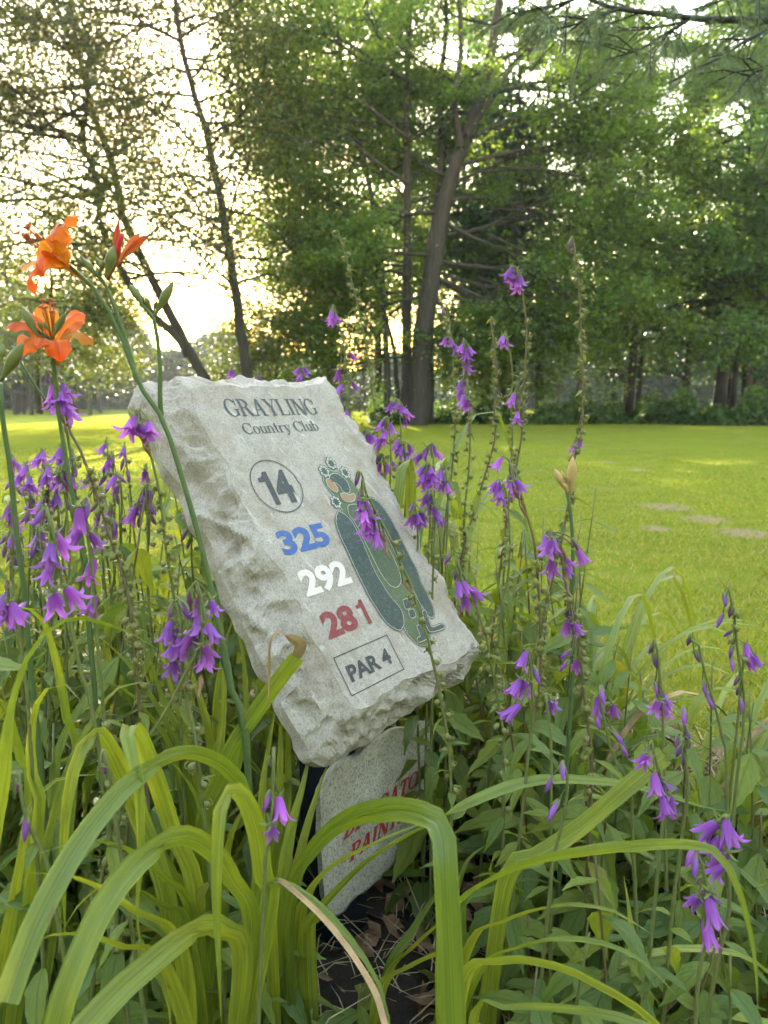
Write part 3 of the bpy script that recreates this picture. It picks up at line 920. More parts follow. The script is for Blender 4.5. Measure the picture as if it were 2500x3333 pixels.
def grow_loop(L, d):
    A = np.array(L); n = len(A)
    t = np.roll(A, -1, 0) - np.roll(A, 1, 0); t /= np.linalg.norm(t, axis=1)[:, None] + 1e-9
    area = 0.5 * np.sum(A[:, 0] * np.roll(A[:, 1], -1) - np.roll(A[:, 0], -1) * A[:, 1])
    nm = np.stack([t[:, 1], -t[:, 0]], 1) * (1 if area > 0 else -1)
    return [tuple(q) for q in A + nm * d]
# --- serif capitals, drawn stroke by stroke
def ring(cx, cy, rx, ry, wx, wy, a0=0, a1=360, n=22):
    out = []
    for i in range(n):
        q = []
        for (k, inner) in ((i, 0), (i + 1, 0), (i + 1, 1), (i, 1)):
            a = R(a0 + (a1 - a0) * k / n)
            q.append((cx + math.cos(a) * (rx - wx * inner), cy + math.sin(a) * (ry - wy * inner)))
        out.append(q)
    return out
def rect(x0, y0, x1, y1): return [[(x0, y0), (x1, y0), (x1, y1), (x0, y1)]]
def diag(x0, y0, x1, y1, w): return [[(x0, y0), (x0 + w, y0), (x1 + w, y1), (x1, y1)]]
def serif(xc, y, w, up): 
    h = 0.035
    return [[(xc - w / 2, y), (xc + w / 2, y), (xc + w / 4, y + up * h * 2), (xc - w / 4, y + up * h * 2)]] + rect(xc - w / 2, min(y, y + up * h * .9), xc + w / 2, max(y, y + up * h * .9))
def stem(x, w=.15, y0=0, y1=1, sf=.34): 
    return rect(x, y0, x + w, y1) + serif(x + w / 2, y0, sf, 1) + serif(x + w / 2, y1, sf, -1)
GL = {
 'G': (.86, ring(.42, .5, .42, .52, .15, .05, 38, 318) + rect(.62, .05, .76, .42) + serif(.69, .42, .34, -1) + [[(.70, .66), (.76, .66), (.76, 1.0), (.72, 1.0)]]),
 'C': (.80, ring(.42, .5, .42, .52, .15, .05, 38, 322) + [[(.70, .66), (.76, .66), (.76, 1.0), (.72, 1.0)]]),
 'R': (.86, stem(.09) + ring(.30, .74, .36, .26, .15, .05, -90, 90) + rect(.2, .95, .31, 1.0) + rect(.2, .48, .31, .53) + diag(.62, 0.0, .36, .5, .17) + rect(.60, 0, .88, .04)),
 'P': (.70, stem(.09) + ring(.30, .74, .36, .26, .15, .05, -90, 90) + rect(.2, .95, .31, 1.0) + rect(.2, .48, .31, .53)),
 'B': (.76, stem(.09) + ring(.30, .755, .31, .245, .14, .05, -90, 90) + ring(.32, .27, .36, .27, .15, .05, -90, 90) + rect(.2, .95, .31, 1.0) + rect(.2, 0, .33, .05) + rect(.2, .49, .33, .54)),
 'A': (.86, diag(.10, 0, .38, 1, .06) + diag(.58, 0, .34, 1, .17) + rect(.22, .32, .62, .37) + serif(.13, 0, .28, 1) + serif(.68, 0, .36, 1)),
 'Y': (.84, rect(.36, 0, .51, .46) + serif(.435, 0, .36, 1) + diag(.36, .46, .06, 1, .16) + diag(.43, .46, .68, 1, .06) + serif(.14, 1, .36, -1) + serif(.70, 1, .28, -1)),
 'L': (.72, stem(.09) + rect(.2, 0, .66, .05) + [[(.60, .05), (.66, .05), (.69, .3), (.66, .3)]]),
 'I': (.40, stem(.12)),
 'N': (.88, rect(.13, 0, .19, 1) + serif(.16, 0, .28, 1) + diag(.63, 0, .10, 1, .17) + rect(.73, 0, .79, 1) + serif(.76, 1, .28, -1) + serif(.10, 1, .2, -1)),
 'T': (.74, rect(.30, 0, .45, 1) + serif(.375, 0, .36, 1) + rect(.05, .95, .70, 1) + [[(.05, .74), (.08, .74), (.13, .97), (.05, .97)]] + [[(.67, .74), (.70, .74), (.70, .97), (.62, .97)]]),
 'O': (.86, ring(.43, .5, .41, .52, .15, .05)),
 'o': (.58, ring(.29, .33, .27, .35, .11, .045)),
 'u': (.62, rect(.08, .16, .20, .66) + ring(.29, .2, .21, .22, .09, .06, 180, 345, 12) + rect(.42, 0, .54, .66) + rect(.02, .62, .2, .66) + rect(.36, .62, .54, .66) + rect(.42, 0, .6, .04)),
 'n': (.64, rect(.08, 0, .20, .66) + ring(.32, .46, .22, .22, .11, .06, 0, 165, 12) + rect(.43, 0, .54, .47) + rect(.0, 0, .28, .035) + rect(.36, 0, .62, .035) + rect(.01, .62, .2, .66)),
 't': (.40, rect(.12, .08, .24, .88) + rect(.02, .60, .36, .65) + ring(.26, .13, .14, .14, .08, .05, 180, 320, 8)),
 'r': (.48, rect(.08, 0, .20, .66) + rect(.0, 0, .30, .035) + rect(.01, .62, .2, .66) + ring(.32, .46, .14, .20, .08, .08, 25, 170, 8)),
 'y': (.60, diag(.28, 0, .04, .64, .13) + diag(.20, -.26, .50, .64, .055) + rect(.0, .62, .24, .66) + rect(.38, .62, .60, .66) + ring(.14, -.2, .09, .08, .07, .05, 0, 360, 8)),
 'l': (.32, rect(.09, 0, .21, 1) + rect(.01, 0, .29, .035) + rect(.01, .96, .2, 1)),
 'b': (.62, rect(.07, .03, .19, 1) + rect(.0, .96, .19, 1) + ring(.31, .33, .25, .35, .11, .045)),
 ' ': (.34, []),
}
def serif_text(name, body, s0, s1, t0, cap, m, parent, mapper, slant=0.0, label=None, lift=0.0007, bold=0.0):
    x, polys = 0.0, []
    for ch in body:
        w, pl = GL[ch]
        for q in pl:
            polys.append([(x + a + slant * b, b) for a, b in q])
        x += w
    k = (s1 - s0) / x
    polys = [[(s0 + a * k, t0 + b * cap) for a, b in q] for q in polys]
    if bold: polys = [grow_loop(q, bold) for q in polys]
    return face_polys(name, polys, m, parent, mapper, label, lift, 0.000004)

serif_text('lettering', 'GRAYLING', -0.092, 0.119, 0.2235, 0.0315, K_GREY, me_stone, on_face, label='slate serif capitals reading GRAYLING')
serif_text('lettering', 'Country Club', -0.076, 0.099, 0.1915, 0.0195, K_GREY, me_stone, on_face, label='slate serif letters reading Country Club')
ONE = [(.0, .70), (.0, .82), (.20, .86), (.30, 1.0), (.48, 1.0), (.48, 0.0), (.26, 0.0), (.26, .70)]
def digit_one(name, s0, s1, t0, t1, m, label):
    face_polys(name, [[(s0 + (s1 - s0) * a / .48, t0 + (t1 - t0) * b) for a, b in ONE]], m, me_stone, on_face, label)
digit_one('hole_number', -0.0945, -0.0715, 0.0685, 0.1255, K_BLACK, 'figure 1 of the black hole number 14')
sans_text('hole_number', '4', -0.068, -0.031, 0.0685, 0.1255, K_BLACK, me_stone, 0.045, 'figure 4 of the black hole number 14')
sans_text('yardage', '325', -0.1125, -0.0065, -0.0115, 0.028, K_BLUE, me_stone, 0.042, 'blue distance figure 325')
sans_text('yardage', '292', -0.108, -0.002, -0.079, -0.0375, K_WHITE, me_stone, 0.042, 'white distance figure 292')
digit_one('yardage', -0.0225, -0.004, -0.146, -0.106, K_RED, 'figure 1 of the dark red distance 281')
sans_text('yardage', '28', -0.105, -0.0335, -0.146, -0.106, K_RED, me_stone, 0.042, 'figures 28 of the dark red distance 281')
sans_text('lettering', 'PAR 4', -0.101, -0.001, -0.2125, -0.188, K_BLACK, me_stone, 0.035, 'black letters reading PAR 4 in a thin frame')
face_polys('number_ring', ring(-0.063, 0.099, 0.0505, 0.046, 0.0017, 0.0017, 0, 360, 60), K_BLACK, me_stone, on_face, 'thin black oval ring round the number 14')
def frame_polys(s0, s1, t0, t1, w):
    return rect(s0, t0, s1, t0 + w) + rect(s0, t1 - w, s1, t1) + rect(s0, t0 + w, s0 + w, t1 - w) + rect(s1 - w, t0 + w, s1, t1 - w)
face_polys('par_frame', frame_polys(-0.1145, 0.0145, -0.229, -0.1705, 0.0015), K_BLACK, me_stone, on_face)

# --- the painted plan of the hole
def z5s(pts): return [face_st(*z5(x, y)) for x, y in pts]
def smooth_loop(st, n, jit=0.0, seed=0):
    L = spline([(a, b, 0) for a, b in st + st[:1]], n + 1)[:-1, :2]
    if jit:
        L = [(a + jit * noise.noise(Vector((i * 0.9, seed, 0))), b + jit * noise.noise(Vector((i * 0.9, 0, seed + 4)))) for i, (a, b) in enumerate(L)]
    return [tuple(q) for q in L]
def plan_shape(name, st, m, lift, line=None, dark=None, n=60, jit=0.0, seed=0, w1=0.0013, w2=0.0026):
    L = smooth_loop(st, n, jit, seed)
    o = face_polys(name, [L], m, me_stone, on_face, lift=lift)
    if line: face_polys('outline', [grow_loop(L, w1)], line, me_stone, on_face, lift=lift - 0.00012)
    if dark: face_polys('outline', [grow_loop(L, w2)], dark, me_stone, on_face, lift=lift - 0.00024)
    return o
left_band = [(275, 600), (310, 610), (350, 640), (395, 690), (440, 770), (480, 850), (520, 940), (560, 1040), (600, 1130), (650, 1220), (700, 1300), (750, 1370), (800, 1430), (845, 1490), (860, 1560), (860, 1620), (830, 1660), (790, 1650), (740, 1620), (700, 1580), (650, 1510), (600, 1430), (560, 1370), (520, 1290), (480, 1210), (440, 1130), (400, 1040), (360, 950), (320, 870), (290, 800), (265, 730), (258, 660)]
right_band = [(560, 470), (600, 490), (640, 520), (690, 580), (740, 660), (790, 750), (840, 850), (890, 950), (930, 1030), (970, 1100), (1000, 1180), (1020, 1240), (1060, 1310), (1090, 1380), (1120, 1440), (1135, 1510), (1120, 1550), (1080, 1530), (1050, 1480), (1010, 1420), (970, 1340), (920, 1240), (870, 1150), (820, 1040), (770, 930), (720, 830), (680, 740), (640, 650), (590, 560)]
rough = [(140, 270), (175, 230), (240, 235), (300, 250), (370, 290), (420, 350), (460, 410), (490, 480), (560, 540), (640, 660), (720, 830), (800, 1000), (880, 1160), (960, 1320), (1020, 1450), (1060, 1560), (1090, 1660), (1100, 1740), (1060, 1800), (1000, 1790), (940, 1740), (890, 1680), (865, 1610), (850, 1500), (800, 1430), (720, 1320), (640, 1200), (580, 1080), (520, 940), (460, 810), (400, 700), (350, 640), (310, 580), (290, 510), (230, 440), (180, 380), (150, 330)]
plan_shape('rough', z5s(rough), K_OLIVE, 0.0010, K_PALE, K_BLACK, 120)
plan_shape('tree_band', z5s(left_band), K_TEAL, 0.0016, K_PALE, K_BLACK, 150, 0.0014, 1)
plan_shape('tree_band', z5s(right_band), K_TEAL, 0.0016, K_PALE, K_BLACK, 150, 0.0014, 2)
plan_shape('fairway', z5s([(360, 560), (380, 540), (450, 540), (520, 590), (600, 700), (700, 880), (770, 1020), (820, 1140), (835, 1220), (810, 1270), (770, 1275), (720, 1240), (650, 1140), (590, 1020), (530, 900), (470, 780), (410, 680), (370, 620)]), K_FAIR, 0.0020, K_PALE, None, 80)
plan_shape('putting_green', z5s([(195, 290), (215, 265), (260, 260), (310, 290), (350, 330), (375, 390), (370, 425), (340, 430), (310, 410), (290, 370), (250, 340), (210, 325)]), K_TEAL, 0.0020, K_PALE, None, 50)
plan_shape('bunker', z5s([(165, 320), (180, 305), (210, 315), (240, 350), (265, 390), (262, 420), (235, 415), (200, 390), (175, 355)]), K_TAN, 0.0020, K_PALE, None, 40)
plan_shape('bunker', z5s([(295, 440), (330, 435), (370, 452), (410, 440), (425, 460), (410, 500), (360, 510), (315, 490)]), K_TAN, 0.0020, K_PALE, None, 40)
for (cx, cy, k) in ((212, 165, 1), (150, 235, 2), (338, 247, 3), (255, 512, 4)):
    s, t = face_st(*z5(cx, cy))
    blob = [(s + math.cos(a) * (0.0105 + 0.0014 * math.sin(a * 7 + k)), t + math.sin(a) * (0.0105 + 0.0014 * math.sin(a * 7 + k))) for a in [TAU * i / 48 for i in range(48)]]
    face_polys('outline', [grow_loop(blob, 0.0014)], K_BLACK, me_stone, on_face, lift=0.0013)
    face_polys('tree_symbol', [blob], K_PALE, me_stone, on_face, lift=0.00142)
    star = [(s + math.cos(a) * (0.0098 if i % 2 else 0.0052), t + math.sin(a) * (0.0098 if i % 2 else 0.0052)) for i, a in enumerate([TAU * i / 22 for i in range(22)])]
    face_polys('tree_symbol', [star], K_TEAL, me_stone, on_face, lift=0.00155)
for k, q in enumerate(([(855, 1395), (915, 1385), (932, 1450), (880, 1472)], [(905, 1490), (945, 1480), (967, 1540), (922, 1552)], [(940, 1390), (960, 1385), (985, 1450), (970, 1455)], [(978, 1630), (1020, 1618), (1062, 1730), (1050, 1752), (994, 1772), (986, 1735), (1012, 1722)])):
    plan_shape('tee_box', z5s(q), K_TEAL, 0.0022, K_PALE, None, 40, w1=0.0012)
path = z5s([(1030, 1500), (1055, 1490), (1085, 1580), (1115, 1640), (1205, 1612), (1222, 1645), (1110, 1680), (1075, 1650), (1050, 1590)])
plan_shape('cart_path', path, K_GREY, 0.0024, K_PALE, K_BLACK, 60)

# --- sponsor slab below
B_C = POST + S_NH * 0.078
B_C.z = 0.40
def slab_on(s, t, h): return B_C + S_D * s + ZUP * t + S_NH * h
def slab_st(px, py):
    q = on_plane(px, py, B_C, S_NH) - B_C
    return q.dot(S_D), q.z
sl = [(440, 515), (520, 498), (560, 452), (650, 392), (690, 372), (740, 338), (800, 322), (850, 326), (880, 300), (962, 288), (980, 420), (992, 560), (996, 700), (992, 850), (975, 960), (900, 1050), (800, 1132), (740, 1190), (700, 1242), (640, 1300), (560, 1372), (480, 1420), (430, 1490), (380, 1527), (340, 1510), (305, 1440), (290, 1320), (285, 1200), (272, 1050), (275, 900), (268, 750), (290, 690), (310, 640), (345, 600), (380, 560)]
loop = [tuple(q) for q in spline([(*z4(x, y), 0) for x, y in sl + sl[:1]], 151)[:-1, :2]]
loop = [(x + 2.0 * noise.noise(Vector((i * 0.5, 1, 0))), y + 2.0 * noise.noise(Vector((i * 0.5, 6, 0)))) for i, (x, y) in enumerate(loop)][::-1]
cx = sum(p[0] for p in loop) / len(loop); cy_ = sum(p[1] for p in loop) / len(loop)
front2 = [(cx + (x - cx) * 0.975, cy_ + (y - cy_) * 0.982) for x, y in loop]
V, Fc = rough_stone(front2, loop, None, B_C, S_NH, (0.014, 0.032), 0.0035, 8.0, 4)
Fc = [tuple(reversed(f)) for f in Fc]
slab = sign_part('sponsor_slab', V, Fc, M_SLAB, label='speckled grey slab with red painted lettering below the main stone')
b0 = slab_st(*z4(640, 850)); b1 = slab_st(*z4(955, 632)); c0 = slab_st(*z4(470, 1090))
lab = 'red italic serif letters partly hidden by leaf blades'
hcap = 0.028
gx0, gy0 = slab_st(*z4(425, 1045)); gx1, gy1 = slab_st(*z4(950, 640))
serif_text('lettering', 'BIG GATOR', gx0, gx1, (gy0 + gy1) / 2, hcap, K_RED2, slab, slab_on, 0.22, lab, bold=0.0011)
gx0, gy0 = slab_st(*z4(462, 1188)); gx1, gy1 = slab_st(*z4(918, 815))
serif_text('lettering', 'PAINTING', gx0, gx1, (gy0 + gy1) / 2, hcap, K_RED2, slab, slab_on, 0.22, lab, bold=0.0011)

# --- post: dark navy square timber with eased corners and a steel bracket under the stone
M_POST = plain_mat('post_navy', (0.012, 0.015, 0.024), 0.55, 0.3, 0.4, 50)
V, Fc = [], []
hw, e = 0.045, 0.006
prof = [(hw - e, hw), (-hw + e, hw), (-hw, hw - e), (-hw, -hw + e), (-hw + e, -hw), (hw - e, -hw), (hw, -hw + e), (hw, hw - e)]
for z in (-0.05, 0.0, 0.4, 0.66):
    for a, b in prof:
        q = POST + S_D * a + S_NH * b
        zz = z if z < 0.6 else z - 0.66 * (b) 
        V.append((q.x, q.y, zz))
for k in range(3):
    for i in range(8):
        j = (i + 1) % 8
        Fc.append((k * 8 + i, k * 8 + j, (k + 1) * 8 + j, (k + 1) * 8 + i))
Fc.append(tuple(24 + i for i in range(8)))
sign_part('post', V, Fc, M_POST, smooth=False)
# bracket: two plates and a rail against the back of the stone
V, Fc = [], []
bc = S_C - S_N * 0.102
ends = [bc + S_U * (-0.16) + S_D * 0.02, bc + S_U * 0.12 + S_D * 0.02]
for off in (-0.03, 0.03):
    tube([ends[0] + S_D * off, ends[1] + S_D * off], [0.012, 0.012], 6, V, Fc)
    tube([Vector((POST.x, POST.y, 0.55)) + S_D * off, bc + S_U * (-0.05) + S_D * off], [0.014, 0.014], 6, V, Fc)
sign_part('bracket', V, Fc, M_POST, smooth=False)
# ================================================================== plants of the bed
# ---- materials
def blade_mat(name, lo, mid, hi, rough=0.33):
    """strap leaf: lengthwise ribs from the UV across, blotches along, tint per leaf"""
    m, nt, out = mat_new(name)
    uv = nd(nt, 'ShaderNodeUVMap')
    sep = nd(nt, 'ShaderNodeSeparateXYZ'); lk(nt, uv.outputs[0], sep.inputs[0])
    oi = nd(nt, 'ShaderNodeObjectInfo')
    cmb = nd(nt, 'ShaderNodeCombineXYZ')
    lk(nt, math_n(nt, 'MULTIPLY', sep.outputs[0], 17.0), cmb.inputs[0]); lk(nt, math_n(nt, 'MULTIPLY', sep.outputs[1], 1.6), cmb.inputs[1])
    lk(nt, math_n(nt, 'MULTIPLY', oi.outputs['Random'], 40.0), cmb.inputs[2])
    rib = noise_n(nt, 1.0, 4, 0.7, cmb.outputs[0])
    cmb2 = nd(nt, 'ShaderNodeCombineXYZ')
    lk(nt, math_n(nt, 'MULTIPLY', sep.outputs[0], 1.5), cmb2.inputs[0]); lk(nt, math_n(nt, 'MULTIPLY', sep.outputs[1], 5.0), cmb2.inputs[1]); lk(nt, math_n(nt, 'MULTIPLY', oi.outputs['Random'], 17.0), cmb2.inputs[2])
    blot = noise_n(nt, 1.0, 3, 0.6, cmb2.outputs[0])
    base = ramp(nt, oi.outputs['Random'], [(0, lo), (0.5, mid), (1, hi)])
    c = mixc(nt, ramp(nt, rib, [(0.35, (0.85, 0.85, 0.85)), (0.62, (0, 0, 0))]), base, brighten(nt, base, 0.5))
    c = mixc(nt, ramp(nt, blot, [(0.5, (0, 0, 0)), (0.78, (0.7, 0.7, 0.7))]), c, brighten(nt, base, 1.35, (1.25, 1.02, 0.7)))
    # midrib line
    mr = math_n(nt, 'ABSOLUTE', math_n(nt, 'SUBTRACT', sep.outputs[0], 0.5))
    c = mixc(nt, ramp(nt, mr, [(0.012, (0.5, 0.5, 0.5)), (0.03, (0, 0, 0))]), c, brighten(nt, base, 1.5))
    # rusty spots and dry margin
    cmb3 = nd(nt, 'ShaderNodeCombineXYZ')
    lk(nt, math_n(nt, 'MULTIPLY', sep.outputs[0], 4.0), cmb3.inputs[0]); lk(nt, math_n(nt, 'MULTIPLY', sep.outputs[1], 22.0), cmb3.inputs[1]); lk(nt, math_n(nt, 'MULTIPLY', oi.outputs['Random'], 91.0), cmb3.inputs[2])
    sp = noise_n(nt, 1.0, 2, 0.5, cmb3.outputs[0])
    c = mixc(nt, ramp(nt, sp, [(0.735, (0, 0, 0)), (0.77, (0.9, 0.9, 0.9))]), c, (0.16, 0.075, 0.03))
    tip = math_n(nt, 'ADD', sep.outputs[1], math_n(nt, 'MULTIPLY', blot, 0.12))
    c = mixc(nt, ramp(nt, tip, [(1.0, (0, 0, 0)), (1.06, (0.9, 0.9, 0.9))]), c, (0.33, 0.2, 0.09))
    bp = nd(nt, 'ShaderNodeBump'); bp.inputs['Strength'].default_value = 0.7; bp.inputs['Distance'].default_value = 0.003
    lk(nt, rib, bp.inputs['Height'])
    foliage_shader(nt, out, c, brighten(nt, c, 1.8, (1.1, 1.0, 0.45)), 0.33, rough, 0.7, bp.outputs[0])
    return m
M_BLADE = blade_mat('daylily_blade', (0.135, 0.19, 0.028), (0.21, 0.265, 0.034), (0.28, 0.32, 0.045))
M_BLADE_DRY = plain_mat('dry_blade', (0.30, 0.19, 0.10), 0.8, 0.2, 0.45, 25)

def ovate_mat(name, lo, mid, hi):
    """toothed leaf: feathered veins from the UV"""
    m, nt, out = mat_new(name)
    uv = nd(nt, 'ShaderNodeUVMap')
    sep = nd(nt, 'ShaderNodeSeparateXYZ'); lk(nt, uv.outputs[0], sep.inputs[0])
    oi = nd(nt, 'ShaderNodeObjectInfo')
    ax = math_n(nt, 'ABSOLUTE', math_n(nt, 'SUBTRACT', sep.outputs[0], 0.5))
    ph = math_n(nt, 'SUBTRACT', math_n(nt, 'MULTIPLY', sep.outputs[1], 7.5), math_n(nt, 'MULTIPLY', ax, 5.5))
    fr = math_n(nt, 'ABSOLUTE', math_n(nt, 'SUBTRACT', math_n(nt, 'FRACT', ph), 0.5))
    side = ramp(nt, fr, [(0.0, (1, 1, 1)), (0.09, (0, 0, 0))])
    mid_ = ramp(nt, ax, [(0.012, (1, 1, 1)), (0.035, (0, 0, 0))])
    vein = math_n(nt, 'MAXIMUM', math_n(nt, 'MULTIPLY', side, 0.65), mid_)
    nz = noise_n(nt, 5.0, 4, 0.6, uv.outputs[0])
    base = ramp(nt, oi.outputs['Random'], [(0, lo), (0.5, mid), (0.96, hi), (1.0, (0.22, 0.20, 0.03))])
    c = mixc(nt, ramp(nt, nz, [(0.35, (0.55, 0.55, 0.55)), (0.7, (0, 0, 0))]), base, brighten(nt, base, 0.66))
    c = mixc(nt, math_n(nt, 'MULTIPLY', vein, 0.55), c, brighten(nt, base, 0.5))
    bp = nd(nt, 'ShaderNodeBump'); bp.inputs['Strength'].default_value = 0.6; bp.inputs['Distance'].default_value = 0.0025; bp.invert = True
    lk(nt, math_n(nt, 'ADD', vein, math_n(nt, 'MULTIPLY', nz, 0.6)), bp.inputs['Height'])
    foliage_shader(nt, out, c, brighten(nt, c, 1.9, (1.15, 1.0, 0.4)), 0.38, 0.5, 0.38, bp.outputs[0])
    return m
M_OVATE = ovate_mat('bellflower_leaf', (0.09, 0.145, 0.034), (0.145, 0.195, 0.034), (0.205, 0.245, 0.038))

def petal_mat(name, c_in, c_out, transl=0.4):
    m, nt, out = mat_new(name)
    uv = nd(nt, 'ShaderNodeUVMap')
    sep = nd(nt, 'ShaderNodeSeparateXYZ'); lk(nt, uv.outputs[0], sep.inputs[0])
    oi = nd(nt, 'ShaderNodeObjectInfo')
    c = ramp(nt, sep.outputs[1], [(0.1, c_in), (0.9, c_out)])
    mr = math_n(nt, 'ABSOLUTE', math_n(nt, 'SUBTRACT', sep.outputs[0], 0.5))
    c = mixc(nt, ramp(nt, mr, [(0.02, (0.55, 0.55, 0.55)), (0.09, (0, 0, 0))]), c, brighten(nt, c, 0.6))
    cm = nd(nt, 'ShaderNodeCombineXYZ'); lk(nt, math_n(nt, 'MULTIPLY', sep.outputs[0], 14.0), cm.inputs[0]); lk(nt, sep.outputs[1], cm.inputs[1])
    nz = noise_n(nt, 1.0, 3, 0.6, cm.outputs[0])
    c = mixc(nt, ramp(nt, nz, [(0.4, (0.4, 0.4, 0.4)), (0.6, (0, 0, 0))]), c, brighten(nt, c, 0.72))
    hs = nd(nt, 'ShaderNodeHueSaturation'); lk(nt, c, hs.inputs['Color'])
    lk(nt, math_n(nt, 'ADD', 0.48, math_n(nt, 'MULTIPLY', oi.outputs['Random'], 0.04)), hs.inputs['Hue'])
    lk(nt, math_n(nt, 'ADD', 0.75, math_n(nt, 'MULTIPLY', math_n(nt, 'FRACT', math_n(nt, 'MULTIPLY', oi.outputs['Random'], 7.3)), 0.55)), hs.inputs['Value'])
    foliage_shader(nt, out, hs.outputs[0], brighten(nt, hs.outputs[0], 1.25), transl, 0.5, 0.25)
    return m
M_BELL = petal_mat('violet_petal', (0.32, 0.085, 0.47), (0.42, 0.135, 0.55), 0.42)
M_BUDP = petal_mat('violet_bud', (0.30, 0.16, 0.36), (0.26, 0.05, 0.42), 0.3)
M_LILY = petal_mat('orange_petal', (0.76, 0.29, 0.04), (0.64, 0.135, 0.018), 0.42)
M_LILY_RED = petal_mat('withered_petal', (0.42, 0.09, 0.03), (0.38, 0.03, 0.02), 0.3)
def green_mat(name, c1, c2, transl=0.15):
    m, nt, out = mat_new(name)
    tc = nd(nt, 'ShaderNodeTexCoord')
    nz = noise_n(nt, 70, 3, 0.6, tc.outputs['Object'])
    oi = nd(nt, 'ShaderNodeObjectInfo')
    c = ramp(nt, nz, [(0.3, c1), (0.7, c2)])
    foliage_shader(nt, out, c, brighten(nt, c, 1.4), transl, 0.5, 0.35)
    return m
M_STEM = green_mat('bellflower_stem', (0.12, 0.14, 0.045), (0.17, 0.17, 0.065))
M_STEM_R = green_mat('bellflower_stem_brown', (0.13, 0.095, 0.05), (0.18, 0.13, 0.075))
M_CALYX = green_mat('calyx_green', (0.12, 0.16, 0.04), (0.22, 0.24, 0.07), 0.3)
M_POD = green_mat('seed_pod_green', (0.16, 0.17, 0.05), (0.27, 0.24, 0.09), 0.25)
M_SCAPE = green_mat('daylily_scape', (0.075, 0.11, 0.04), (0.10, 0.14, 0.052), 0.1)
M_LBUD = green_mat('daylily_bud', (0.14, 0.17, 0.055), (0.24, 0.22, 0.09), 0.2)
M_LBUD_O = green_mat('daylily_bud_ripe', (0.42, 0.30, 0.13), (0.55, 0.36, 0.16), 0.25)
M_DEAD = plain_mat('dead_leaf', (0.21, 0.125, 0.075), 0.85, 0.15, 0.5, 30)
M_STRAW = plain_mat('straw', (0.36, 0.27, 0.17), 0.85, 0.15, 0.4, 30)

# ---- small meshes, shared
def ovate_mesh(name, wid, pos, droop, wave, heart, seed, stalk=0.0, nl_=9):
    """unit-length toothed leaf along +Y, face up"""
    r = random.Random(seed)
    V, UV, Fc = [], [], []
    xs_ = (-1, -0.5, 0, 0.5, 1)
    for i in range(nl_ + 1):
        t = i / nl_
        w = wid * (t / pos) ** 0.55 * (1 - 0.0) if t < pos else wid * (1 - ((t - pos) / (1 - pos)) ** 1.5)
        if heart and t < 0.12: w = wid * (0.45 + 4 * t)
        w = max(w, 0.012)
        tooth = 1.0 + (0.07 if i % 2 else -0.05) * (0 < i < nl_)
        z = -droop * t * t + wave * math.sin(t * 7 + seed) * 0.5
        for x in xs_:
            ex = tooth if abs(x) == 1 else 1
            y = t - (0.07 * abs(x) if heart else 0.0) * (1 - t) + (0.03 * (abs(x) == 1) * (i % 2))
            V.append((x * w * ex, y + stalk, z + 0.28 * w * abs(x) ** 1.3 + wave * r.uniform(-.4, .4) * abs(x)))
            UV.append((0.5 + 0.5 * x, t))
    for i in range(nl_):
        for j in range(4):
            a = i * 5 + j
            Fc.append((a, a + 1, a + 6, a + 5))
    if stalk > 0:
        b = len(V)
        for (x, y, z) in ((-0.012, 0, 0), (0.012, 0, 0), (0.012, stalk + 0.03, 0.01), (-0.012, stalk + 0.03, 0.01)):
            V.append((x, y, z)); UV.append((0.5, 0.0))
        Fc.append((b, b + 1, b + 2, b + 3))
    return new_mesh(name, V, Fc, M_OVATE, UV)
LEAF_UP = [ovate_mesh('lance_leaf', 0.17, 0.32, d, 0.03, False, k) for k, d in enumerate((0.18, 0.35, 0.55, 0.05, 0.8))]
LEAF_LOW = [ovate_mesh('heart_leaf', 0.27, 0.26, d, 0.035, True, k + 9, 0.25) for k, d in enumerate((0.15, 0.35, 0.55, 0.75))]
LEAF_MID = [ovate_mesh('ovate_leaf', 0.22, 0.30, d, 0.035, False, k + 20, 0.04) for k, d in enumerate((0.12, 0.3, 0.5, 0.75, 0.4))]

def bell_mesh(seed, flare, open_):
    """unit-length bell hanging along -Z from its base; five pointed lobes"""
    r = random.Random(seed)
    V, UV, Fc = [], [], []
    nv, nu = 9, 4
    for p_ in range(5):
        b = len(V)
        a0 = TAU * p_ / 5
        cu = r.uniform(-0.12, 0.15)
        for i in range(nv + 1):
            t = i / nv
            rad = np.interp(t, [0, .08, .2, .4, .55, .7, .85, 1], [.06, .12, .165, .20, .23 * open_, .285 * open_, (.38 + flare * .45 + cu * .3) * open_, (.50 + flare * .9 + cu) * open_])
            z = -np.interp(t, [0, .55, .8, 1], [0, .60, .86, .98 - flare * .55 - cu * .4])
            half = 36 if t < .48 else 36 * (1 - ((t - .48) / .52) ** 1.5) + 0.4
            for j in range(nu + 1):
                u = j / nu * 2 - 1
                a = a0 + R(half) * u * (0.98 if t > .5 else 1)
                rr_ = rad * (1 - 0.10 * abs(u) ** 1.5 * (t if t < .6 else 1)) 
                V.append((rr_ * math.cos(a), rr_ * math.sin(a), z))
                UV.append((0.5 + 0.5 * u, t))
        for i in range(nv):
            for j in range(nu):
                q = b + i * (nu + 1) + j
                Fc.append((q, q + 1, q + nu + 2, q + nu + 1))
    # style
    b = len(V)
    for (x, y, z) in ((0.02, 0, -.1), (-0.02, 0.02, -.1), (0, 0.0, -.75)):
        V.append((x, y, z)); UV.append((.5, .1))
    Fc.append((b, b + 1, b + 2))
    return new_mesh('bell', V, Fc, M_BELL, UV)
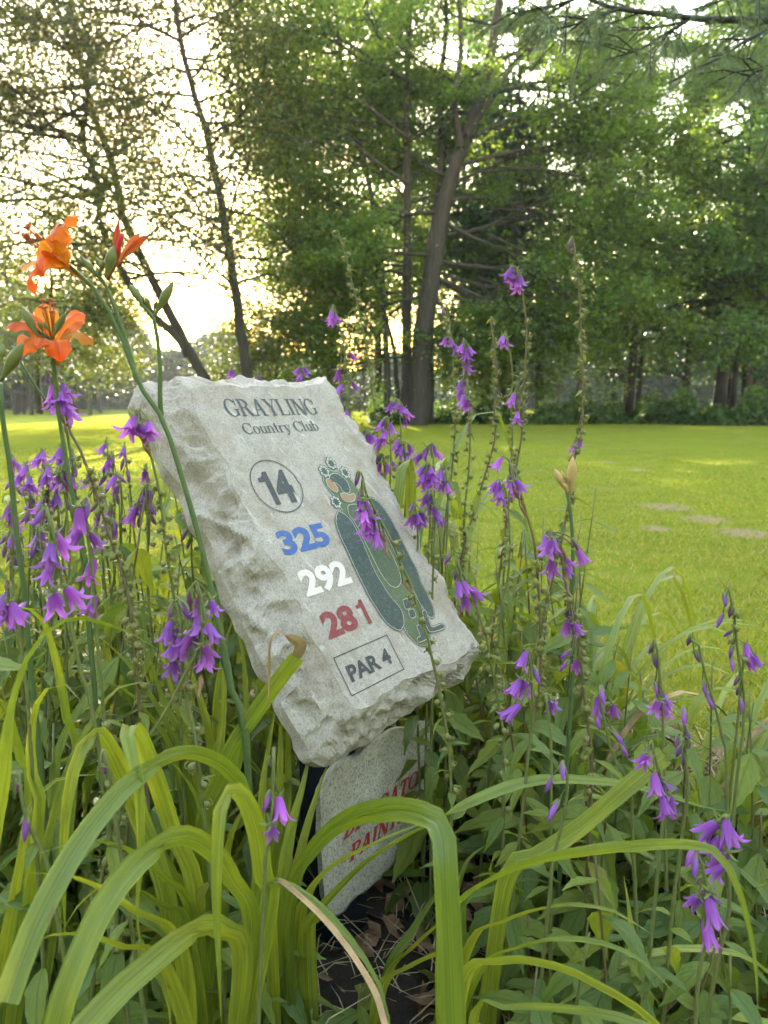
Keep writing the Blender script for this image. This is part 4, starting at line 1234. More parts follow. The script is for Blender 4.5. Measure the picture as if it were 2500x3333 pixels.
BELL = [bell_mesh(1, .05, 1.0), bell_mesh(2, .15, 1.0), bell_mesh(3, -.04, .95), bell_mesh(4, .24, 1.05), bell_mesh(5, .08, .85), bell_mesh(6, -.08, .9)]
def calyx_mesh(seed):
    r = random.Random(seed)
    V, Fc = [], []
    tube([(0, 0, 0.10), (0, 0, 0.04), (0, 0, -0.05), (0, 0, -0.10)], [0.03, 0.085, 0.10, 0.05], 7, V, Fc)
    for k in range(5):
        a = TAU * k / 5 + .3
        c, s = math.cos(a), math.sin(a)
        rr_ = r.uniform(.8, 1.2)
        b = len(V)
        for (rad, z, w) in ((.07, -.02, .045), (.2 * rr_, .02, .05), (.33 * rr_, .10, .03), (.40 * rr_, .20, .006)):
            V.append((rad * c - w * s, rad * s + w * c, z)); V.append((rad * c + w * s, rad * s - w * c, z))
        for i in range(3):
            Fc.append((b + 2 * i, b + 2 * i + 1, b + 2 * i + 3, b + 2 * i + 2))
    return new_mesh('calyx', V, Fc, M_CALYX)
CALYX = [calyx_mesh(1), calyx_mesh(2)]
def bud_mesh():
    V, Fc = [], []
    zs = np.linspace(0, -1, 9)
    tube([(0, 0, z) for z in zs], [.06, .10, .125, .135, .135, .125, .10, .06, .012], 8, V, Fc)
    uv = [(0.5 + .5 * math.sin(i % 8), (i // 8) / 8) for i in range(len(V))]
    midx = [0] * len(Fc)
    b = len(Fc)
    for k in range(5):
        a = TAU * k / 5; c, s = math.cos(a), math.sin(a); n0 = len(V)
        for (rad, z, w) in ((.05, .04, .05), (.13, -.08, .05), (.20, -.26, .035), (.28, -.38, .005)):
            V.append((rad * c - w * s, rad * s + w * c, z)); V.append((rad * c + w * s, rad * s - w * c, z)); uv += [(.5, .5)] * 2
        for i in range(3): Fc.append((n0 + 2 * i, n0 + 2 * i + 1, n0 + 2 * i + 3, n0 + 2 * i + 2)); midx.append(1)
    return new_mesh('bud', V, Fc, [M_BUDP, M_CALYX], uv, midx)
BUD = bud_mesh()
def pod_mesh(seed):
    """round capsule with curled-back sepals"""
    r = random.Random(seed)
    V, Fc = [], []
    tube([(0, 0, 0.35), (0, 0, .2), (0, 0, 0), (0, 0, -.25), (0, 0, -.4)], [.05, .16, .30, .27, .12], 7, V, Fc)
    for k in range(5):
        a = TAU * k / 5 + r.random(); c, s = math.cos(a), math.sin(a); b = len(V)
        for i, (rad, z, w) in enumerate(((.12, -.36, .07), (.42, -.42, .08), (.62, -.22, .06), (.60, .06, .04), (.42, .12, .01))):
            V.append((rad * c - w * s, rad * s + w * c, z)); V.append((rad * c + w * s, rad * s - w * c, z))
        for i in range(4): Fc.append((b + 2 * i, b + 2 * i + 1, b + 2 * i + 3, b + 2 * i + 2))
    return new_mesh('seed_pod', V, Fc, M_POD)
PODS = [pod_mesh(1), pod_mesh(2), pod_mesh(3)]
def wilt_mesh():
    """a spent bell, shrivelled and brown"""
    V, Fc = [], []
    tube([(0, 0, 0), (.05, .02, -.3), (-.03, .04, -.6), (.06, -.03, -.9), (.12, 0, -1.05)], [.07, .13, .09, .07, .015], 5, V, Fc)
    return new_mesh('withered_bell', V, Fc, M_DEAD)
WILT = wilt_mesh()

def align_neg_z(d, roll=0.0):
    return Vector((0, 0, -1)).rotation_difference(Vector(d).normalized()).to_matrix().to_4x4() @ Matrix.Rotation(roll, 4, 'Z')
def place(loc, rot, sc):
    return Matrix.Translation(loc) @ rot @ Matrix.Scale(sc, 4)
def leaf_rot(az, pitch, roll=0.0):
    """leaf along +Y -> heading az (from +X), raised by pitch"""
    return Matrix.Rotation(az - math.pi / 2, 4, 'Z') @ Matrix.Rotation(pitch, 4, 'X') @ Matrix.Rotation(roll, 4, 'Y')

# ---- bellflower builder
def bellflower(stem_px, Y, label, group=None, bells=(), buds=(), pods=None, wilts=(), leaves=(0.3, 1.0, 12), lsize=(0.042, 0.10), bracts=True, Yroot=None, r0=0.0016, r1=0.0034, brown=False, seed=None, bell=0.031, dY=0.0, name='bellflower'):
    rr = random.Random(seed if seed is not None else int(stem_px[0][0] * 7 + stem_px[0][1]))
    n = len(stem_px)
    Q = [P(x, y, Y + dY * i / max(1, n - 1)) for i, (x, y) in enumerate(stem_px)]
    last = Q[-1]
    prev = Q[-2]
    d = (last - prev).normalized()
    drop = last.z
    gx = last.x + d.x * drop * 0.5 + rr.uniform(-.03, .03)
    gy = (Yroot if Yroot else last.y + rr.uniform(-.02, .04))
    if drop > 0.03:
        Q += [Vector((last.x * .55 + gx * .45, last.y * .55 + gy * .45, last.z * 0.5)), Vector((gx, gy, 0.0))]
    S = spline(Q, 44)
    base = Vector((S[-1][0], S[-1][1], 0.0))
    root = thing(name, base, label, 'flower', group)
    V, Fc = [], []
    tube(S - np.array(base), np.linspace(r0, r1, 44), 6, V, Fc)
    def at_f(f):
        x = f * 43; i = min(int(x), 42)
        return Vector(S[i] + (S[i + 1] - S[i]) * (x - i))
    top_len = None
    def nearest(p):
        k = int(np.argmin(np.linalg.norm(S - np.array(p), axis=1)))
        return max(0, k - 1)
    def hang(bx, by, mesh, sc, nm, child=None, spread=0.0):
        yy = Y + dY * 0 + rr.uniform(-spread, spread)
        c = P(bx, by, np.interp(by, [q[1] for q in stem_px], [Y + dY * i / max(1, n - 1) for i in range(n)]) if dY else yy)
        c = P(bx, by, c.y + rr.uniform(-spread, spread))
        k = nearest(c)
        st = Vector(S[max(0, k - 1)])
        out = c - st
        dirv = Vector((out.x, out.y + rr.uniform(-.25, .25) * sc * 4, 0))
        dl = dirv.length
        dirv = (dirv / dl if dl > 1e-5 else Vector((rr.uniform(-1, 1), rr.uniform(-1, 0), 0)))
        tilt = rr.uniform(0.5, 1.0) * min(1.0, dl / (sc * 0.6))
        ax = (dirv * tilt + Vector((0, 0, -1.0))).normalized()
        b = c - ax * sc * 0.45
        tube(spline([st - base, (st + b) / 2 + Vector((0, 0, 0.003)) - base, b - base], 5), [0.0009] * 5, 4, V, Fc)
        o = link(nm, mesh, root, place(b - base, align_neg_z(ax, rr.uniform(0, TAU)), sc))
        if child is not None:
            link('calyx', child, o)
        return o
    for q in bells:
        bx, by = q[0], q[1]
        k = q[2] if len(q) > 2 else 1
        sp = q[3] if len(q) > 3 else 26
        for i in range(k):
            ox = 0 if k == 1 else rr.uniform(-1, 1) * sp
            oy = 0 if k == 1 else (i / (k - 1) - .5) * sp * 1.3 + rr.uniform(-6, 6)
            hang(bx + ox, by + oy, rr.choice(BELL), bell * rr.uniform(.66, .98), 'flower', rr.choice(CALYX), 0.012)
    for (bx, by) in buds:
        hang(bx, by, BUD, bell * rr.uniform(.62, .85), 'bud', None, 0.006)
    for (bx, by) in wilts:
        hang(bx, by, WILT, bell * rr.uniform(.5, .75), 'withered_flower', None, 0.004)
    if pods:
        f0, f1, k = pods
        for i in range(k):
            f = f0 + (f1 - f0) * (i + rr.random() * .8) / k
            q = at_f(f); a = rr.uniform(0, TAU)
            o = Vector((math.cos(a), math.sin(a), -.2)) * rr.uniform(.004, .008)
            link('seed_pod', rr.choice(PODS), root, place(q + o - base, align_neg_z(Vector((math.cos(a), math.sin(a), -.8)), a), rr.uniform(.0100, .0150)))
            if bracts and i % 3 == 0:
                link('bract', rr.choice(LEAF_UP), root, place(q - base, leaf_rot(a + 1, rr.uniform(-.4, .5)), rr.uniform(.014, .026)))
    if leaves:
        f0, f1, k = leaves
        a = rr.uniform(0, TAU)
        for i in range(k):
            f = f0 + (f1 - f0) * ((i + rr.random() * .6) / k) ** 1.25 * .9
            q = at_f(min(f, .985))
            if q.z < .05: continue
            a += 2.4 + rr.uniform(-.5, .5)
            g = (f - f0) / max(1e-6, f1 - f0)
            sz = (lsize[0] + (lsize[1] - lsize[0]) * min(1, g * 1.3)) * rr.uniform(.75, 1.2)
            msh = rr.choice(LEAF_UP if g < .4 else LEAF_MID if g < .8 else LEAF_LOW)
            link('leaf', msh, root, place(q - base, leaf_rot(a, rr.uniform(-.75, .35), rr.uniform(-.45, .45)), sz))
    link('stem', new_mesh('stem', V, Fc, M_STEM_R if brown else M_STEM), root)
    return root
# ---- measured bellflowers
GR = 'flowering bellflower stems right of the stone'
GL_ = 'flowering bellflower stems left of the stone'
LS = dict(leaves=(.42, 1, 15))
bellflower([(1099, 748), (1121, 821), (1151, 941), (1175, 1044), (1196, 1152), (1211, 1261), (1226, 1393), (1232, 1514)], 1.62, 'tall spent bellflower spike rising just right of the stone, its tip curled over', GR, pods=(0, .42, 44), leaves=(.28, 1, 20))
bellflower([(1084, 992), (1098, 1040), (1111, 1086), (1127, 1182), (1133, 1273), (1139, 1363), (1150, 1500)], 1.55, 'bellflower with nodding violet bells closest behind the right shoulder of the stone', GR, bells=[(1088, 1032, 4, 18), (1102, 1218), (1148, 1161), (1154, 1254), (1105, 1267), (1130, 1351)], pods=(.07, .3, 12), leaves=(.3, 1, 12))
bellflower([(1449, 989), (1464, 1056), (1476, 1182), (1482, 1303), (1482, 1381), (1470, 1544), (1450, 1700)], 1.6, 'bellflower with seed pods at its tip and a whorl of bells a little below', GR, bells=[(1448, 1110), (1468, 1114), (1480, 1130)], buds=[(1441, 1012)], pods=(0, .3, 28), leaves=(.25, 1, 18))
bellflower([(1509, 1100), (1518, 1182), (1526, 1303), (1530, 1423), (1524, 1556), (1510, 1720)], 1.52, 'bellflower carrying three tiers of violet bells in front of the dark maple trunk', GR, bells=[(1512, 1142, 4, 20), (1508, 1190, 2, 14), (1506, 1262, 4, 18), (1512, 1310, 3, 14)], pods=(.1, .45, 26), wilts=[(1530, 1340), (1524, 1390), (1538, 1420)], leaves=(.35, 1, 16))
bellflower([(1597, 1028), (1606, 1110), (1618, 1212), (1614, 1290), (1609, 1351), (1612, 1423), (1579, 1544), (1536, 1689), (1500, 1830)], 1.5, 'bare-tipped spent bellflower spike between the tiered one and the bell-topped tall one', GR, pods=(0, .45, 46), leaves=(.3, 1, 22), brown=True)
bellflower([(1645, 1078), (1652, 1120), (1663, 1158), (1669, 1242), (1663, 1303), (1668, 1420), (1660, 1560)], 1.62, 'shorter bellflower with two bells at its very tip leaning left', GR, bells=[(1634, 1108), (1648, 1112)], pods=(.08, .38, 24), leaves=(.4, 1, 14))
bellflower([(1681, 870), (1690, 905), (1699, 941), (1714, 1062), (1711, 1170), (1702, 1303), (1699, 1405), (1681, 1520), (1650, 1680)], 1.5, 'tall bellflower crowned with one tuft of violet bells above a podded stem', GR, bells=[(1676, 896, 6, 20), (1684, 1357), (1668, 1300), (1690, 925, 2, 10)], pods=(.08, .5, 42), leaves=(.3, 1, 18), brown=True)
bellflower([(1865, 775), (1872, 820), (1880, 881), (1889, 1001), (1892, 1122), (1898, 1242), (1898, 1339), (1886, 1441), (1868, 1502), (1840, 1700), (1795, 1900), (1770, 2000)], 1.38, 'tallest bellflower spike, furthest right, nearly all pods with a faded pink tip', GR, bells=[(1868, 1456), (1888, 1440)], buds=[(1856, 796)], pods=(0, .52, 62), leaves=(.32, 1, 22), lsize=(.035, .08), brown=True)
bellflower([(1657, 1500), (1672, 1520), (1687, 1574), (1699, 1622), (1712, 1670), (1735, 1746), (1747, 1842), (1756, 1963), (1759, 2084), (1759, 2204), (1741, 2319), (1720, 2450)], 1.05, 'arching bellflower whose tip bell juts left over the lawn, brown withered bells below', GR, bells=[(1622, 1508), (1662, 1560), (1690, 1578), (1668, 1590)], wilts=[(1680, 1610), (1704, 1640), (1700, 1660)], pods=(.14, .42, 30), leaves=(.45, 1, 15), brown=True)
bellflower([(1640, 1570), (1648, 1610), (1655, 1680), (1660, 1780), (1650, 1900), (1630, 2000)], 1.25, 'small-belled bellflower just left of and behind the arching one', GR, bells=[(1620, 1590), (1630, 1615), (1608, 1580)], wilts=[(1640, 1640), (1650, 1670)], pods=(.1, .4, 12), leaves=(.35, 1, 10))
bellflower([(1792, 1732), (1813, 1776), (1838, 1861), (1850, 1951), (1874, 2011), (1886, 2114), (1898, 2234), (1916, 2385), (1925, 2500)], 1.0, 'bellflower with several violet bells beside the stem of the closed daylily buds', GR, bells=[(1777, 1760), (1790, 1776), (1800, 1770), (1795, 1842), (1850, 1830), (1892, 1809), (1846, 1856), (1860, 2028, 3, 16), (1880, 2046), (1878, 2160)], buds=[(1872, 1770), (1846, 1990), (1844, 2128), (1838, 2166)], pods=(.1, .5, 30), wilts=[(1836, 1800), (1842, 1890), (1848, 1920)], leaves=(.45, 1, 14), brown=True)
bellflower([(1481, 1812), (1499, 1855), (1517, 1891), (1535, 1927), (1553, 1982), (1568, 2029), (1586, 2083), (1594, 2144), (1608, 2204), (1627, 2325), (1640, 2450)], 0.98, 'leaning bellflower with bells hanging just off the right edge of the stone', GR, bells=[(1496, 1916), (1516, 1912), (1514, 1956), (1546, 1930)], buds=[(1459, 1816), (1482, 1868)], pods=(.12, .5, 22), wilts=[(1556, 2000), (1566, 2060)], leaves=(.45, .8, 9))
# in front of the stone: kept clear of its face
q12 = [(1181, 1553), (1183, 1584), (1197, 1616), (1217, 1653), (1235, 1689), (1260, 1732), (1282, 1775), (1307, 1841), (1333, 1891), (1347, 1938), (1362, 1985), (1380, 2043), (1394, 2083), (1405, 2137), (1420, 2200), (1440, 2300), (1458, 2410), (1466, 2507), (1470, 2610), (1468, 2720)]
bellflower(q12, 0.97, 'bellflower stem crossing in front of the painted hole plan with one drooping cluster of bells', GR, bells=[(1178, 1648), (1190, 1655), (1186, 1684), (1196, 1704), (1206, 1700), (1200, 1726), (1226, 1752)], buds=[(1163, 1557), (1170, 1618)], pods=(.10, .5, 22), wilts=[(1250, 1756), (1258, 1788), (1326, 1912)], leaves=(.34, .74, 8), lsize=(.02, .05), bell=.036)

# dense violet patch right behind the stone's edge
for (top, bl, y, lab) in (((1295, 1300), [(1272, 1322), (1290, 1318), (1306, 1330), (1325, 1345), (1318, 1372)], 1.5, 'bellflower topped with a broad cluster of bells behind the stone at its upper right'),
                          ((1262, 1360), [(1240, 1384), (1262, 1380), (1275, 1396), (1250, 1420), (1232, 1445)], 1.42, 'bellflower with bells low against the upper right edge of the stone'),
                          ((1312, 1440), [(1290, 1450), (1304, 1470), (1320, 1480), (1335, 1462)], 1.46, 'bellflower with four bells above the bent pale daylily blade'),
                          ((1404, 1450), [(1384, 1474), (1410, 1462), (1428, 1480), (1360, 1490)], 1.4, 'bellflower with loosely spread bells right of the bent daylily blade, highest there'),
                          ((1392, 1510), [(1372, 1530), (1390, 1545), (1404, 1536), (1376, 1560), (1412, 1558), (1392, 1574)], 1.3, 'bellflower with the fullest violet cluster right of the bent daylily blade'),
                          ((1448, 1520), [(1432, 1546), (1448, 1560), (1458, 1590), (1440, 1580)], 1.36, 'bellflower with small bells right of the full violet cluster'),
                          ((1405, 1600), [(1388, 1622), (1404, 1634), (1418, 1664), (1428, 1690), (1400, 1650)], 1.24, 'bellflower with a chain of bells dropping below the full violet cluster'),
                          ((1350, 1640), [(1340, 1690), (1362, 1692), (1375, 1684)], 1.3, 'bellflower with pale horizontal bells close to the right edge of the stone'),
                          ((1245, 1480), [(1215, 1500), (1235, 1520), (1262, 1524), (1280, 1512)], 1.5, 'bellflower half hidden behind the right edge of the stone with four bells'),
                          ((1195, 1400), [(1180, 1424), (1196, 1432), (1208, 1425)], 1.55, 'bellflower with pale bells peeping over the right slope of the stone')):
    x, y0 = top
    bellflower([top, (x + 8, y0 + 60), (x + 10, y0 + 150), (x + 4, y0 + 280), (x + 2, y0 + 420)], y, lab, 'violet patch behind the right edge of the stone', bells=bl, pods=(.02, .2, 6), buds=[(x - 12, y0 + 14)], leaves=(.2, 1, 14))
# bells showing over the top edge of the stone
for (top, bl, lab) in (((768, 1196), [(752, 1212), (778, 1232), (764, 1226)], 'bellflower peeping over the stone left of the slim tree trunk'), ((838, 1208), [(842, 1226), (834, 1240)], 'single bell peeping over the top of the stone right of the slim tree trunk'),
                       ((984, 1178), [(968, 1206), (982, 1212), (996, 1206), (978, 1228)], 'bellflower tuft standing over the upper right top of the stone')):
    x, y0 = top
    bellflower([top, (x + 4, y0 + 60), (x + 8, y0 + 200), (x + 8, y0 + 420)], 1.75, lab, 'bells over the top of the stone', bells=bl, pods=(.02, .12, 5), leaves=(.3, 1, 8))

# left of the stone
bellflower([(642, 1895), (655, 1963), (663, 2023), (657, 2078), (632, 2140), (603, 2192), (561, 2276), (512, 2360), (446, 2457), (416, 2577), (362, 2746), (332, 2860)], 0.74, 'bellflower with the biggest cluster of bells low before the left flank of the stone', GL_, bells=[(645, 1972), (693, 1972), (650, 2020), (690, 2058), (612, 2084), (668, 2140), (640, 2076), (676, 2120)], buds=[(620, 1944)], pods=(.22, .5, 14), wilts=[(604, 2230), (650, 2230)], leaves=(.5, 1, 12))
bellflower([(573, 1960), (584, 1990), (591, 2023), (594, 2102), (598, 2192), (612, 2300), (640, 2420), (650, 2540)], 0.76, 'bellflower stem merging from the left into the biggest cluster of bells', GL_, bells=[(549, 2052), (556, 2118), (566, 2166), (575, 2060), (585, 2110)], buds=[(556, 1990), (602, 1986)], pods=(.08, .3, 8), leaves=(.4, 1, 12))
bellflower([(449, 1330), (466, 1390), (482, 1451), (506, 1541), (524, 1632), (536, 1752), (555, 1873), (567, 1951), (580, 2100)], 0.98, 'bellflower with two big outspread bells beside the left shoulder of the stone', GL_, bells=[(426, 1386), (446, 1392), (488, 1394), (474, 1404), (440, 1376)], pods=(.10, .42, 34), wilts=[(470, 1440), (480, 1470)], leaves=(.4, 1, 14), bell=.034)
bellflower([(171, 1218), (187, 1247), (209, 1317), (217, 1377), (239, 1426), (266, 1475), (298, 1562), (326, 1643), (338, 1686), (362, 1758), (392, 1842), (422, 1963), (434, 2053), (445, 2200)], 0.93, 'tall bellflower with bells close below the lower orange daylily bloom', GL_, bells=[(212, 1272), (179, 1300), (170, 1280), (228, 1345), (200, 1300)], buds=[(155, 1228)], pods=(.1, .42, 44), wilts=[(206, 1370), (214, 1400)], leaves=(.42, 1, 16), brown=True)
bellflower([(151, 1650), (169, 1722), (187, 1818), (199, 1879), (223, 1987), (241, 2084), (259, 2174), (289, 2264), (313, 2385), (330, 2500)], 0.72, 'bellflower in the left foreground with five bells strung along one side', GL_, bells=[(193, 1766), (163, 1806), (157, 1862), (178, 1952), (235, 1934)], buds=[(130, 1680)], pods=(.3, .55, 8), leaves=(.4, 1, 16), bell=.034)
bellflower([(265, 1640), (282, 1720), (295, 1812), (301, 1903), (307, 1993), (319, 2114), (338, 2325), (345, 2450)], 0.78, 'bellflower with loose pale bells between the left scape and the low cluster', GL_, bells=[(259, 1688), (247, 1744), (307, 1755), (296, 1856), (301, 1970)], buds=[(282, 1656)], leaves=(.35, 1, 14), pods=(.25, .45, 6), bell=.033)
bellflower([(30, 1900), (40, 1960), (60, 2040), (80, 2200), (95, 2350)], 0.74, 'bellflower with drooping bells cut by the left picture edge', GL_, bells=[(12, 1960), (35, 1975), (50, 1995), (20, 2000)], wilts=[(28, 1925), (22, 1915)], leaves=(.3, 1, 10))
rr = random.Random(4)
PATCH = []
for i, (bl, y) in enumerate((([(42, 1505), (60, 1520)], 1.5), ([(139, 1487), (120, 1500)], 1.4), ([(190, 1481), (205, 1500)], 1.3), ([(78, 1535), (60, 1560)], 1.45), ([(96, 1571), (110, 1590)], 1.25), ([(157, 1541), (145, 1560)], 1.15), ([(208, 1541), (225, 1560), (195, 1560)], 1.1),
                             ([(334, 1460)], 1.5), ([(365, 1499), (350, 1512)], 1.45), ([(235, 1493)], 1.35), ([(145, 1638), (130, 1650)], 1.2), ([(102, 1638)], 1.4), ([(187, 1625), (170, 1640)], 1.3), ([(24, 1668), (40, 1690)], 1.2), ([(127, 1680)], 1.1), ([(133, 1746), (120, 1760)], 1.05), ([(54, 1710)], 1.25),
                             ([(40, 1758)], 1.1), ([(380, 1595), (368, 1566)], 1.35), ([(473, 1619), (443, 1650), (430, 1680), (455, 1640)], 1.15), ([(356, 1674), (350, 1700)], 1.2), ([(609, 1668)], 1.3), ([(473, 1547)], 1.4), ([(400, 1470)], 1.5), ([(290, 1560)], 1.45), ([(330, 1620)], 1.3))):
    x, y0 = bl[0]
    top = (x + rr.uniform(-8, 14), y0 - rr.uniform(28, 44))
    PATCH.append(bellflower([top, (top[0] + 6, y0 + 40), (top[0] + rr.uniform(0, 24), y0 + 160), (top[0] + rr.uniform(0, 40), y0 + 320), (top[0] + rr.uniform(0, 50), y0 + 480)], y, 'slender bellflower with small violet bells and closed buds in the thick patch at the left', 'bellflower patch left of the stone',
               bells=bl, buds=[(x + rr.uniform(-26, 30), y0 + rr.uniform(30, 110)) for _ in range(3)], pods=(.03, .12, 3), leaves=(.22, 1, 13), lsize=(.04, .10), bell=.033))
    PATCH[-1]['px'] = float(x)
for o in PATCH: pass
rank_labels(PATCH, 'slender small-belled bellflower, %s from the left in the thick left patch', lambda o: o['px'])
for o in PATCH: del o['px']

# right foreground
GF = 'bellflowers in the right foreground'
bellflower([(2371, 1912), (2385, 1980), (2392, 2024), (2404, 2144), (2422, 2264), (2418, 2385), (2400, 2520)], 1.0, 'thin bellflower of closed violet buds standing against the lawn at the right', GF, buds=[(2344, 2018), (2398, 2215), (2404, 2248), (2414, 2290), (2380, 2120), (2360, 1950), (2378, 1990), (2372, 2060), (2384, 2160)], leaves=(.5, 1, 8), pods=(.02, .2, 5))
bellflower([(2425, 2090), (2420, 2150), (2410, 2250), (2400, 2360), (2385, 2500)], 1.02, 'bellflower with a tight bell cluster nearest the right picture edge on the lawn side', GF, bells=[(2432, 2118), (2446, 2138), (2462, 2150), (2440, 2160)], leaves=(.5, 1, 8))
bellflower([(2250, 2080), (2272, 2090), (2290, 2174), (2326, 2295), (2350, 2397), (2365, 2500)], 0.95, 'thin nodding bellflower stem with one horizontal bud at its tip', GF, buds=[(2244, 2082), (2268, 2135), (2292, 2240), (2310, 2280)], leaves=(.55, 1, 7))
bellflower([(2128, 2080), (2140, 2120), (2148, 2200), (2157, 2325), (2160, 2470)], 0.98, 'bellflower with two large bells side by side over the arching blades at the right', GF, bells=[(2150, 2262), (2138, 2296), (2166, 2286), (2160, 2310)], buds=[(2120, 2110), (2132, 2150), (2136, 2240)], leaves=(.5, 1, 9))
bellflower([(1722, 2110), (1728, 2170), (1732, 2250), (1735, 2330), (1720, 2460)], 0.92, 'short bellflower with three bell tiers right of the lower corner of the stone', GF, bells=[(1704, 2146), (1690, 2222), (1712, 2232), (1678, 2238), (1655, 2318), (1672, 2312)], buds=[(1745, 2195)], leaves=(.35, 1, 11))
bellflower([(1775, 2262), (1782, 2300), (1790, 2380), (1795, 2500)], 0.88, 'short bellflower holding one wide open bell above pale pointed leaves', GF, bells=[(1795, 2290)], leaves=(.25, 1, 10))
bellflower([(1950, 2250), (1958, 2300), (1975, 2380), (2000, 2470), (2050, 2560), (2058, 2680)], 0.86, 'bellflower with a few small bells and bare stalks in the middle right foreground', GF, bells=[(1948, 2288), (1996, 2306)], buds=[(1946, 2340), (1960, 2260), (2010, 2400), (2030, 2440)], leaves=(.5, 1, 8))
bellflower([(2120, 2410), (2128, 2450), (2150, 2540), (2158, 2640), (2150, 2760), (2140, 2850)], 0.78, 'bellflower with bells above and below the cut-off broad blade at the right', GF, bells=[(2106, 2462), (2096, 2470), (2134, 2552), (2152, 2548), (2178, 2604), (2164, 2626)], leaves=(.4, 1, 11))
bellflower([(2225, 2400), (2229, 2450), (2240, 2560), (2228, 2660), (2210, 2800), (2190, 2960)], 0.8, 'bellflower of hanging dark buds just right of the cut-off broad blade', GF, buds=[(2229, 2470), (2212, 2440), (2240, 2424), (2206, 2420), (2226, 2330), (2236, 2390)], leaves=(.35, 1, 12))
bellflower([(2372, 2660), (2366, 2720), (2360, 2800), (2374, 2880), (2368, 3000), (2330, 3160)], 0.70, 'bellflower with large bells behind the tip of the long arching blade at the right', GF, bells=[(2312, 2694), (2368, 2706), (2384, 2716), (2332, 2748), (2352, 2790), (2338, 2832)], leaves=(.45, 1, 10), bell=.033)
bellflower([(2270, 2780), (2290, 2830), (2296, 2920), (2296, 3000), (2290, 3100), (2270, 3230)], 0.68, 'lowest bellflower at the right with four pale bells over shaded leaves', GF, bells=[(2262, 2928), (2314, 2915), (2316, 2965), (2304, 3036)], buds=[(2262, 2812), (2280, 2868), (2250, 2780)], leaves=(.5, 1, 8), bell=.031)
bellflower([(1836, 2492), (1846, 2520), (1845, 2590), (1830, 2680), (1800, 2800), (1790, 2900)], 0.78, 'bellflower with three closed violet buds over the long striped blade', GF, buds=[(1789, 2550), (1803, 2634), (1832, 2506)], leaves=(.35, 1, 11))
# centre foreground
bellflower([(892, 2433), (890, 2520), (888, 2610), (886, 2692), (865, 2782), (862, 2873), (853, 3053), (848, 3160), (844, 3264)], 0.64, 'thin bellflower with two star-like open bells left of the speckled lower slab', 'bellflowers in the left foreground', bells=[(912, 2632), (884, 2700)], buds=[(870, 2606), (884, 2480)], leaves=(.42, 1, 9), lsize=(.02, .06), bell=.029)
bellflower([(335, 2440), (350, 2500), (370, 2600), (390, 2760)], 0.66, 'bellflower with one dark bud among folded broad blades at the left', 'bellflowers in the left foreground', buds=[(334, 2504)], leaves=(.2, 1, 10))
bellflower([(60, 2520), (75, 2620), (100, 2700), (150, 2800), (170, 2900)], 0.62, 'pale-stemmed bellflower with one pinkish bud low at the left edge', 'bellflowers in the left foreground', buds=[(84, 2690), (54, 2560)], leaves=(.3, 1, 9))

# ---- daylilies
def blade_geo(pts, W, face=0.0, n=30, keel=0.16, tip=True, base_w=0.75, ragged=False):
    A = spline(pts, n)
    T = np.gradient(A, axis=0); T /= np.linalg.norm(T, axis=1)[:, None]
    V, UV, Fc = [], [], []
    prev = None
    fa = np.interp(np.linspace(0, 1, n), np.linspace(0, 1, len(face)), face) if hasattr(face, '__len__') else np.full(n, face)
    for i in range(n):
        t = i / (n - 1)
        sn = np.cross(T[i], (0, 0, 1.0))
        ln = np.linalg.norm(sn)
        sn = sn / ln if ln > 0.12 else (prev if prev is not None else np.array([1.0, 0, 0]))
        if prev is not None and np.dot(sn, prev) < 0: sn = -sn
        vw = A[i] - np.array(EYE)
        sf = np.cross(T[i], vw); sf /= np.linalg.norm(sf) + 1e-9
        if np.dot(sf, sn) < 0 and prev is None: sf = -sf
        if prev is not None and np.dot(sf, prev) < 0: sf = -sf
        s = sn * (1 - fa[i]) + sf * fa[i]
        if prev is not None: s = s * 0.55 + prev * 0.45
        s -= T[i] * np.dot(s, T[i]); s /= np.linalg.norm(s) + 1e-9
        prev = s
        nm = np.cross(s, T[i])
        if nm[2] < 0: nm = -nm
        w = W * min(1, base_w + t * 1.2)
        if tip and t > .45: w *= max(0.03, 1 - ((t - .45) / .55) ** 2.0)
        w *= 1 + 0.05 * math.sin(t * 17 + W * 999)
        for x in (-1, -.66, -.33, 0, .33, .66, 1):
            h = keel * 1.3 * w * (abs(x) - .5) + (0.11 * w if abs(x) in (.33,) else 0) + 0.04 * w * math.sin(t * 14 + 3 * x)
            V.append(tuple(A[i] + s * x * w * .5 + nm * h)); UV.append(((x + 1) / 2, t * 0.94))
    for i in range(n - 1):
        for j in range(6):
            a = i * 7 + j
            Fc.append((a, a + 1, a + 8, a + 7))
    return V, UV, Fc
def add_blade(root, pts, W, face=0.0, mat=None, name='leaf', label=None, **kw):
    W *= .92
    V, UV, Fc = blade_geo(pts, W, face, **kw)
    me = new_mesh(name, V, Fc, mat or M_BLADE, UV)
    me.transform(Matrix.Translation(-root.location))
    o = link(name, me, root)
    if label: o['label'] = label
    return o
def PP(lst, Y0, Y1):
    """pixel chain with distance running evenly from Y0 to Y1"""
    n = len(lst)
    return [P(x, y, Y0 + (Y1 - Y0) * i / (n - 1)) for i, (x, y) in enumerate(lst)]
def gbase(px, Y): return Vector(((px - 1250) / F_PX * Y / 1.0 * 1.15, Y, 0.0))

def daylily(base, label, group=None): return thing('daylily', base, label, 'daylily', group)

